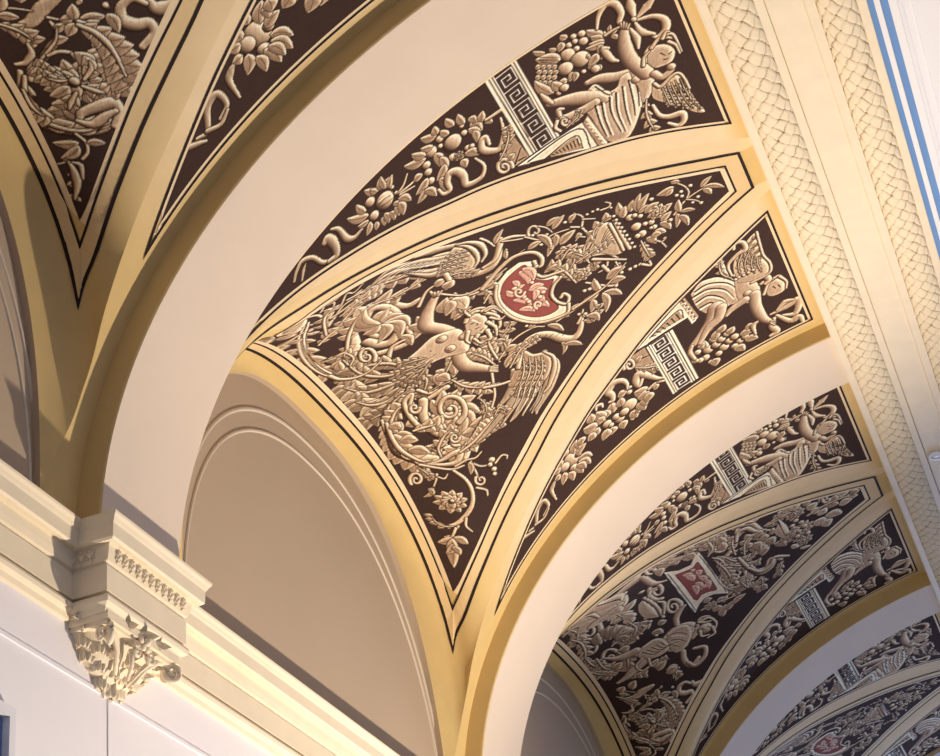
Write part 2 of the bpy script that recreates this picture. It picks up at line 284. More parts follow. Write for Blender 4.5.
ART_WEB1="""L 30 10 -1016 -832 -1208 -727
L 29 10 -905 -817 -1056 -711
L 26 10 -862 -796 -939 -705
L 24 10 -811 -770 -814 -709
S 13 7 -1171 -822 -1230 -740 -1146 -672 -968 -667 -709 -713
S 8 4 -1158 -652 -1198 -606 -1131 -578 -1089 -606 -1147 -637
S 8 4 -1054 -606 -1036 -566 -1115 -509 -1062 -478 -1075 -419
S 11 5 -828 -679 -993 -585 -1006 -511 -939 -440
S 15 6 -684 -511 -732 -506 -777 -509 -808 -519 -815 -532 -800 -544 -768 -552 -733 -554 -705 -550 -693 -543 -695 -535 -709 -529 -726 -527 -740 -528 -743 -532
A 49 5 0 -655 -681 -831 -587 -897 -469 -865 -385
A 42 4 0 -673 -605 -755 -505 -700 -430
A 58 8 1 -1122 -722 -735 -796 -488 -835 -302 -818 -152 -750 -75 -634
A 47 8 -1 -1099 -745 -727 -819 -485 -855 -290 -838 -129 -759
L 24 10 -788 -989 -888 -909
L 22 10 -722 -979 -757 -898
L 32 10 -844 -931 -1109 -843
L 27 10 -704 -937 -733 -852
L 32 10 -867 -879 -939 -797
L 22 10 -608 -910 -641 -838
L 21 10 -661 -959 -652 -897
L 39 10 -978 -827 -1093 -764
L 22 10 -733 -852 -771 -790
L 34 10 -1055 -791 -1221 -716
L 24 10 -1263 -685 -1273 -609
L 24 10 -1193 -613 -1145 -536
S 17 8 -712 -982 -773 -866 -909 -771
S 13 8 -965 -636 -961 -554 -964 -438
A 52 5 0 -589 -760 -718 -656 -717 -572
A 41 5 0 -392 -800 -371 -719 -310 -629
A 47 4 0 -693 -702 -1024 -656 -1082 -582
A 33 4 0 -170 -716 -179 -624 -93 -552
S 42 21 -359 -723 -395 -648 -644 -601 -779 -519 -737 -424 -530 -342 -504 -271
A 68 7 0 -361 -690 -600 -610 -741 -529 -754 -437 -666 -337
S 26 11 -289 -699 -232 -588 -183 -472 -204 -412 -348 -398 -341 -452
S 33 12 -391 -578 -300 -547 -275 -497 -314 -444 -406 -407 -525 -395 -635 -410 -702 -445 -702 -487 -635 -522 -530 -542 -436 -540 -380 -520 -367 -489 -395 -460 -450 -442 -514 -438 -564 -447 -585 -465 -575 -482 -544 -493 -511 -495 -493 -488
S 24 9 -379 -440 -448 -420 -526 -418 -590 -431 -622 -455 -612 -481 -569 -501 -510 -511 -458 -509 -426 -497 -420 -481 -435 -467 -462 -458 -490 -457 -507 -462 -505 -470
L 31 20 -497 -476 -613 -391
L 30 20 -497 -476 -467 -364
L 30 20 -497 -476 -312 -378
L 29 20 -497 -476 -253 -456
L 30 20 -497 -476 -321 -547
L 31 20 -497 -476 -491 -574
L 32 20 -497 -476 -705 -544
L 32 20 -497 -476 -789 -475
A 57 6 0 -1044 -525 -968 -415 -872 -314 -777 -206
A 52 5 0 -905 -595 -920 -502 -883 -402
A 41 4 0 -688 -348 -670 -274 -673 -211 -735 -171
S 11 7 -445 -290 -535 -222 -547 -162
L 26 20 -367 -323 -172 -433
L 26 10 -323 -380 -170 -339
L 21 10 -279 -438 -140 -428
S 15 9 -148 -552 -214 -511 -225 -474 -221 -441
C h
A 62 7 0 36 -515 -84 -560 -166 -646 -210 -762
A 61 6 0 28 -538 -27 -635 -144 -705 -359 -723
A 68 7 0 81 -535 68 -642 25 -743 -100 -807
A 67 7 0 87 -529 170 -671 143 -761 57 -808
A 58 7 0 115 -533 204 -635 235 -736 239 -814
A 46 5 0 105 -511 211 -595 252 -684 344 -754
A 42 5 0 67 -485 169 -479 242 -528
C n
S 13 5 -181 -612 -219 -594 -266 -588 -306 -593 -328 -607 -326 -626 -303 -642 -270 -652 -239 -654 -218 -647 -210 -636 -217 -625 -233 -616 -252 -614 -265 -616 -270 -621 -263 -626
A 36 4 0 -246 -713 -299 -678 -376 -691 -346 -708
S 14 5 -241 -817 -180 -794 -129 -735 -119 -667 -152 -589
L 20 10 -284 -776 -338 -726
L 20 10 -240 -754 -331 -736
S 13 5 342 -632 336 -649 316 -659 290 -658 267 -649 252 -634 250 -620 258 -609 274 -605 291 -608 303 -615 309 -624 307 -631 300 -635 292 -634 287 -630
A 37 5 0 289 -725 227 -663 197 -615 188 -577
L 30 10 386 -626 399 -706
L 23 10 423 -630 444 -673
L 20 10 367 -633 387 -676
A 34 7 -1 469 -846 343 -800 231 -722 190 -653 167 -568
A 46 7 1 478 -834 365 -774 278 -704 248 -640
L 24 10 326 -751 425 -736
L 21 10 409 -792 502 -704
S 9 4 629 -570 611 -571 593 -565 582 -553 579 -540 585 -530 597 -525 610 -526 620 -531 625 -539 624 -546 619 -551 613 -552 607 -549 606 -545
L 20 20 165 -448 227 -452
L 22 20 141 -412 231 -411
L 22 20 201 -457 222 -390
L 19 10 159 -335 255 -371
L 17 10 157 -351 241 -355
S 11 9 205 -544 268 -507 270 -430 275 -380 392 -345
A 18 9 0 253 -508 260 -425 286 -368 383 -341
S 9 16 409 -580 309 -570 293 -494 291 -423
S 18 6 424 -566 486 -556 524 -522 532 -476 507 -434 459 -408 403 -404 359 -421 340 -451 347 -483 375 -509 413 -520 446 -516 465 -500 468 -479 456 -463 437 -455 421 -457 415 -466
F 72 8 438 -500
S 25 13 292 -558 392 -608 492 -620 566 -592 604 -538 602 -476 562 -425 499 -399 436 -401 394 -424 381 -456 396 -485 425 -500 451 -494
L 32 15 462 -475 308 -523
L 32 15 462 -475 289 -443
L 32 15 462 -475 345 -364
L 32 15 462 -475 450 -332
L 32 15 462 -475 564 -367
L 32 15 462 -475 634 -445
L 32 15 462 -475 635 -537
L 31 15 462 -475 557 -612
L 31 15 462 -475 441 -605
S 17 7 543 -488 524 -446 480 -418 426 -410 381 -423 356 -450 358 -483 383 -511 419 -526 455 -525 479 -511 487 -490 479 -470 460 -457 439 -454 424 -460 419 -470 426 -478
B 17 433 -483
S 15 10 421 -658 336 -657 237 -633 211 -578 294 -636
S 11 6 326 -592 340 -605 344 -619 337 -630 324 -635 307 -633 294 -627 286 -618 286 -609 292 -603 301 -602 309 -604 315 -609 315 -613 312 -615
A 48 4 0 452 -691 459 -644 477 -584
A 40 4 0 562 -578 607 -623 619 -681
A 68 6 0 545 -298 613 -374 665 -464 708 -610
A 46 4 0 489 -327 601 -328 700 -343
S 11 6 667 -563 661 -576 647 -584 630 -583 615 -576 607 -565 606 -554 613 -546 623 -543 634 -544 642 -550 645 -557 643 -563 638 -565 633 -565 630 -561
A 58 9 -1 283 -775 409 -804 529 -816 633 -800 710 -774
A 71 6 1 320 -768 444 -797 551 -804 657 -768 676 -723
L 27 10 476 -773 524 -703
L 26 10 556 -775 634 -700
L 24 5 341 -762 399 -726
M 5 21 7 694 -757 701 -681 695 -618 711 -582 752 -625 735 -685 696 -742
A 47 8 0 711 -582 705 -491 680 -407 656 -336
A 35 4 0 683 -671 621 -652 568 -587 558 -536
S 9 4 631 -535 641 -547 643 -560 636 -570 624 -575 610 -574 599 -567 593 -558 594 -550 600 -544 609 -543 617 -545 621 -550 622 -554 619 -557 615 -557
S 10 5 682 -781 735 -726 781 -670 795 -611
S 7 4 773 -647 774 -583 797 -538 789 -493
S 9 5 790 -884 764 -877 742 -862 729 -844 729 -828 740 -820 758 -820 776 -828 789 -840 795 -853 792 -862 782 -865 770 -862 760 -855 755 -848 756 -843 760 -841 766 -843
A 22 4 0 698 -797 741 -784 778 -782
L 10 20 837 -808 891 -883
L 10 10 842 -826 895 -838
B 8 840 -802
S 6 3 772 -747 807 -772 840 -802
S 6 3 793 -752 815 -733 795 -704
M 9 13 5 794 -669 881 -652 968 -670 1040 -722 1082 -802 1099 -871 1080 -918 1026 -920
A 24 5 1 1106 -868 1094 -905 1063 -922 1021 -920
F 81 10 962 -787
B 11 959 -781
S 8 4 1090 -789 1132 -817 1178 -812
S 6 3 1115 -849 1150 -897 1157 -946
S 7 4 799 -570 865 -582 918 -596
S 8 4 901 -604 916 -616 934 -620 950 -615 961 -605 963 -593 957 -582 946 -576 934 -575 925 -579 920 -586 921 -593 926 -597 932 -598 935 -595
S 7 5 960 -635 1009 -605 1044 -617
S 6 4 813 -569 866 -542 893 -496
B 19 876 -480
B 15 894 -502
B 16 935 -501
B 13 963 -514
S 6 4 909 -474 894 -423 918 -401 935 -411
L 13 10 793 -576 868 -614
S 7 5 1122 -867 1153 -901 1178 -929
L 18 10 1171 -913 1185 -995
L 19 10 1168 -911 1236 -875
L 20 0 1171 -916 1341 -1027
L 13 10 1207 -938 1255 -1003
L 14 10 1216 -944 1279 -951
I 2
C h
M 18 25 5 447 70 582 87 696 -2 776 -119 807 -144
M 18 25 5 461 55 576 52 675 -21 781 -161
M 17 25 5 456 21 563 11 654 -69 755 -207
M 17 25 5 451 -14 550 -30 641 -111 719 -228 739 -277
M 17 25 5 446 -48 538 -71 628 -152 727 -330
M 17 24 5 441 -82 545 -121 627 -209 703 -395 722 -485
M 17 24 5 442 -110 533 -162 583 -225 616 -318
C n
P 21 425 -84 355 -8 413 21 454 77 542 76 623 12 628 -67 571 -124 521 -175 462 -119
A 25 7 0 398 -31 476 -61 542 -110 593 -173
A 25 7 0 418 -4 501 -36 564 -88 624 -156
A 25 7 0 440 23 527 -11 588 -65 636 -129
A 25 7 0 461 50 553 15 611 -41 668 -112
D 2 564 -131 627 -180 676 -244
H 2 569 -125 632 -175 681 -239
D 2 586 -109 648 -160 695 -225
H 2 591 -104 653 -155 700 -219
D 2 608 -87 668 -140 714 -205
H 2 613 -82 674 -134 719 -200
D 2 630 -65 689 -119 734 -186
H 2 635 -60 695 -114 739 -181
D 2 652 -43 711 -98 754 -167
H 2 658 -38 716 -93 759 -162
D 2 675 -21 732 -78 774 -147
H 2 681 -16 738 -72 780 -142
M 6 17 5 442 72 518 96 603 64 689 -8 707 -46
M 14 30 12 441 -82 317 -1 299 77 346 139 425 180 473 225 468 264 427 298 375 322
L 21 10 344 -93 301 41
L 19 10 403 -92 353 -25
L 15 10 392 -132 324 -39
A 29 6 0 410 -114 332 -16 321 77
D 2 303 58 289 82
D 2 324 85 311 108
D 2 345 113 333 135
D 2 366 140 356 162
D 2 388 167 379 189
D 2 410 195 402 216
D 2 433 222 426 243
S 9 5 391 293 361 323 315 353
B 11 352 344
B 11 331 321
L 14 -30 393 324 417 412
L 11 20 450 174 542 141
L 13 10 476 178 568 258
I 0
S 6 4 242 -40 227 27 235 103 268 143
L 16 10 245 143 303 281
L 14 10 270 160 385 214
L 12 10 215 76 221 126
S 5 3 287 207 280 334 272 400
L 14 10 268 285 275 381
B 10 193 72
A 44 5 0 328 -139 243 -137 175 -130 129 -115
A 38 5 0 330 -167 238 -187 164 -224
A 32 4 0 315 -138 270 -78 198 -61
L 19 10 281 -83 288 -16
A 29 4 0 98 -85 152 -55 145 -9 114 20
S 8 6 368 -202 441 -228 522 -259 583 -309
S 7 5 363 -324 419 -280 465 -203
S 6 5 476 -336 452 -260 483 -184
A 24 4 0 640 -321 614 -278 663 -256
A 24 4 0 482 -330 542 -325 610 -352
L 13 10 456 -299 498 -256
I 3
C h
M 17 25 4 -748 28 -820 -52 -865 -107 -917 -169
M 17 26 4 -683 23 -751 -57 -807 -126 -865 -160
M 17 26 4 -672 -31 -771 -128 -890 -205 -991 -298 -979 -445
M 18 26 4 -651 -55 -764 -148 -870 -228 -970 -332 -976 -455
M 18 27 4 -630 -79 -710 -165 -797 -225 -867 -318
M 17 26 4 -591 -41 -626 -114 -673 -168 -836 -239
M 17 26 4 -697 -23 -769 -103 -886 -197 -950 -257
C n
P 31 -720 -50 -754 13 -685 58 -596 71 -514 53 -471 5 -510 -50 -586 -76
A 23 6 0 -638 60 -676 21 -697 -23 -706 -68
A 23 6 0 -607 39 -644 1 -666 -42 -677 -84
A 23 6 0 -574 18 -612 -20 -633 -61 -647 -100
A 23 6 0 -542 -3 -579 -41 -600 -80 -617 -116
H 3 -701 -56 -745 -119 -780 -169
H 3 -730 -81 -774 -145 -805 -196
H 3 -760 -106 -803 -171 -830 -223
H 3 -790 -131 -833 -196 -856 -251
H 3 -822 -156 -864 -222 -883 -278
H 3 -855 -181 -896 -247 -911 -304
H 3 -889 -205 -930 -272 -941 -331
H 3 -923 -230 -964 -297 -971 -358
D 3 -680 -80 -728 -133 -756 -185
D 3 -709 -105 -756 -159 -780 -212
D 3 -739 -130 -786 -185 -805 -240
D 3 -770 -155 -816 -210 -831 -267
D 3 -802 -180 -847 -236 -858 -294
D 3 -835 -204 -879 -261 -886 -321
M 6 16 6 -760 15 -694 53 -606 70 -523 60 -481 25
M 4 18 6 -766 17 -715 69 -632 109 -538 107 -491 70
M 12 28 12 -564 -100 -476 -53 -416 20 -405 83 -440 137 -511 174 -575 202
A 31 6 0 -536 -160 -551 -104 -506 -34 -443 12
L 26 10 -540 -175 -538 -109
M 12 20 7 -434 61 -442 123 -514 172 -549 197 -535 247 -481 305
L 14 10 -562 168 -634 239
S 8 5 -678 126 -615 147 -549 159
S 6 5 -546 200 -498 252 -457 305
I 0
S 9 6 -419 325 -450 319 -480 322 -502 332 -512 345 -510 359 -497 369 -479 374 -460 374 -447 369 -441 362 -442 355 -449 351 -459 351
B 11 -446 335
B 11 -389 392
S 6 4 -470 301 -371 361 -361 425 -325 515
S 5 3 -483 383 -438 409 -378 423
L 16 5 -400 430 -450 515
L 17 10 -366 282 -366 359
L 15 5 -346 411 -225 340
L 14 5 -354 431 -267 401
L 23 10 -258 423 -300 524
B 10 -341 346
B 11 -394 496
B 11 -376 520
S 7 5 -336 510 -280 552 -199 559 -137 537
L 14 20 -265 529 -226 498
S 5 3 -204 543 -234 518 -220 496
S 7 4 -290 556 -348 581 -413 556
S 5 4 -333 576 -280 628
B 9 -344 606
B 9 -337 635
B 10 -328 660
S 6 4 -308 673 -294 712 -313 727 -342 711
B 8 -279 720
A 33 5 0 -70 504 -121 563 -201 596 -232 678
A 33 4 0 -50 420 -67 477 -142 521 -153 561
F 60 8 -180 426
A 30 4 0 -21 358 -90 365 -129 328
A 36 4 0 -58 397 28 436 40 493
L 18 10 -87 398 -102 472
L 16 10 -87 339 -191 357
S 8 5 -41 530 17 592 84 624 131 637
S 8 4 57 587 114 558 108 514
B 14 -62 569
A 26 4 0 -30 499 9 521 45 513
A 28 3 0 117 612 176 611 213 589
S 4 2 -320 98 -346 132 -376 218 -380 270
L 10 5 -396 174 -477 202
S 5 4 -344 64 -351 142
I 4
P 34 -122 569 -197 632 -185 681 -46 687 78 691 69 630 5 588 -43 560
D 3 -36 566 -119 623 -164 674
D 3 -34 573 -106 626 -138 670
D 3 -32 580 -93 630 -113 667
D 3 -30 586 -80 633 -87 664
D 3 -28 593 -67 637 -61 660
D 3 -27 600 -54 641 -35 657
D 3 -25 606 -41 644 -9 654
S 10 10 -174 677 -42 677 74 674
S 12 12 -174 704 -31 701 93 704
B 11 -209 711
B 11 -171 713
B 11 -132 716
B 11 -93 718
B 11 -54 720
B 11 -15 722
B 11 25 724
B 11 65 726
B 11 105 729
C n
L 17 10 -160 757 -285 767
L 19 10 -153 750 -228 788
L 15 10 -161 797 -237 834
L 16 10 -134 823 -252 882
L 18 10 -124 833 -216 918
L 14 10 -116 826 -127 900
L 20 10 -89 852 -108 941
L 22 10 -28 869 -54 929
L 22 10 -5 906 -46 997
L 18 10 53 905 12 975
L 18 10 46 899 139 932
L 20 10 90 840 141 905
L 18 10 95 803 181 834
L 18 10 105 827 132 881
B 25 -125 776
B 16 -119 802
B 16 -89 824
B 14 -160 910
B 20 5 858
B 18 52 861
B 30 -32 781
B 26 46 792
B 16 -12 828
B 18 41 767
B 14 73 948
B 12 185 882
B 12 44 846
F 57 8 -46 909
A 30 5 0 92 772 151 771 245 773
S 6 4 167 843 194 862 189 886
S 5 4 200 860 255 870
I 0
S 7 4 50 977 -1 1045 -20 1102 -27 1174
S 6 4 -11 1065 -58 1092 -125 1081 -203 1035
S 5 3 -11 1065 33 1105 72 1124
L 20 8 -157 1038 -165 941
L 14 8 -147 1027 -123 977
L 14 8 -42 1156 -86 1229
L 14 8 -39 1168 51 1265
L 14 8 -22 1163 52 1191
L 16 8 54 1011 -43 1031
L 12 8 54 1011 102 1085
L 14 8 52 994 157 958
L 15 8 77 1004 194 1018
L 12 8 -198 1033 -166 1075
B 13 -97 1111
B 12 -90 1057
B 12 -81 1029
B 12 -53 1051
B 12 17 1122
B 12 75 1123
B 10 38 1086
S 11 6 -12 521 71 591 153 662
S 11 7 84 547 246 571 276 540 130 435
L 26 10 194 528 201 646
L 18 10 277 480 389 562
L 18 10 277 480 442 443
L 17 10 262 466 250 374
L 17 10 257 477 129 483
L 20 10 235 534 285 618
L 17 10 282 421 372 379
B 13 244 655
B 13 251 685
B 13 261 711
B 13 227 611
B 13 184 407
B 13 193 432
B 13 294 554
B 13 358 350
S 9 7 270 722 318 756 281 762
S 9 4 267 310 257 429 235 534 177 654
A 26 4 0 358 335 431 387 361 432
L 18 20 373 349 471 393
A 34 4 0 -129 376 -184 450 -91 445 -39 400
A 38 4 0 87 393 -28 378 -119 354
F 51 7 54 442
A 30 4 0 -3 499 -80 488 -146 455
A 30 5 0 -59 444 -66 531 -54 595
L 15 10 -434 353 -261 375
L 16 10 -448 413 -457 490
L 16 10 -381 518 -403 565
A 42 5 0 -336 -126 -270 -44 -272 44 -307 73
A 47 5 0 -276 -198 -325 -147 -176 -147
L 30 10 -258 -213 -376 -156
L 34 10 -338 -142 -180 -119
L 26 10 -333 -153 -224 -216
S 8 4 -462 -188 -318 -97 -291 -2 -322 149
A 33 4 0 -151 -34 -197 18 -120 25
A 32 4 0 -109 -119 0 -143 44 -195
A 28 3 0 43 -71 140 -39 98 14
S 17 13 -576 -100 -468 -108 -452 -139
L 31 10 -452 -139 -492 -83
A 31 4 0 199 -386 153 -339 116 -313
A 38 5 0 264 -381 352 -351 434 -280
S 10 8 434 -280 476 -206 494 -157
L 25 10 163 -423 257 -450
L 25 10 184 -433 258 -387
I 1
K -264 265 -308 214 -295 143 -245 73 -177 35 -88 17 18 23 113 53 194 102 251 171 272 241 238 302 174 292 125 259 41 271 4 310 -17 346 -84 312 -126 259 -200 257
S 14 12 -271 -3 -308 52 -349 116 -374 192 -351 260 -303 303 -237 314 -189 293 -203 273 -248 275
S 12 10 -203 273 -186 245 -100 266 -71 324 -55 370
S 10 10 -20 343 14 292 76 259 150 265 201 297 161 326 116 313 130 290
S 10 10 212 307 267 280 264 222 229 143 159 80 66 35 -54 18 -150 29 -232 63
R -157 59 -221 99 -257 158 -266 227 -196 231 -111 237 -57 276 -35 309 15 270 87 240 192 256 201 191 149 120 43 67 -76 47
C r
L 20 15 -241 190 -103 195
L 20 15 -251 211 -106 223
L 16 15 -100 105 -117 182
L 20 15 -56 178 -35 259
L 20 15 -18 182 14 260
L 16 15 -52 88 75 148
L 16 15 65 169 148 220
L 16 15 5 174 94 213
L 16 15 -72 131 -151 89
L 15 15 45 87 123 148
L 15 15 -40 208 35 172
L 13 15 -196 140 -115 137
B 16 -129 125
B 14 -28 141
B 14 39 206
B 14 27 148
B 14 17 232
B 12 -101 212
S 8 6 -60 158 -45 146 -41 133 -50 122 -67 116 -87 116 -103 121 -111 130 -111 138 -103 144 -92 146 -82 145 -76 141 -75 137 -80 134
S 8 6 111 161 93 159 76 162 65 170 62 179 68 186 78 190 90 191 100 187 105 182 105 177 101 174 94 173 89 174 88 177
I 5
C s
M 33 41 20 -11 -222 -131 -267 -227 -315 -317 -288 -398 -235 -448 -193
S 8 6 -441 -202 -515 -203
S 8 6 -440 -196 -484 -192
S 8 6 -439 -189 -472 -175
S 8 5 -437 -183 -459 -158
M 33 39 19 59 -228 132 -282 221 -285 282 -244 346 -191
S 7 5 328 -192 345 -159
S 7 5 336 -196 357 -164
S 7 5 344 -199 369 -170
S 7 5 352 -203 382 -176
P 51 -104 -268 -64 -202 49 -197 126 -225 120 -271 92 -321 74 -401 91 -478 82 -540 4 -545 -48 -498 -79 -416 -115 -333
B 29 -60 -298
B 28 46 -293
D 2 36 -446 25 -363
B 6 -78 -301
B 6 49 -299
D 3 -22 -375 -11 -374
S 24 24 13 -209 -8 -166
P 36 -61 -168 -111 -136 -106 -85 -48 -63 32 -81 61 -123 40 -167 -5 -179
D 4 -49 -142 -47 -125
D 4 7 -137 7 -118
D 4 -36 -108 -13 -124
D 3 38 -123 33 -106
H 5 -73 -124 -15 -102
C n
S 14 6 -85 -159 -141 -116 -129 -59 -50 -18 29 -22
S 14 6 -123 -131 -118 -81 -39 -40 44 -54
S 14 6 -78 -60 -1 -19 82 -33 102 -77
S 14 6 -3 -177 49 -206 85 -203
S 14 6 64 -98 134 -108 118 -155
S 14 6 60 -149 92 -180 128 -177
S 14 6 -97 -62 -92 -11 -35 11
S 14 6 9 -72 75 -56 137 -73
I 0
C h
A 34 4 0 16 -415 -8 -462 -32 -521
A 34 4 0 45 -438 37 -489 22 -553
A 33 4 0 72 -456 79 -512 96 -568
A 33 4 0 56 -402 95 -459 133 -515
C n
S 10 4 -84 -50 -74 -10 2 15
S 10 4 -16 -49 36 -16 32 12
S 10 4 -116 -125 -174 -130 -183 -92
S 10 4 74 -172 129 -159 126 -122"""
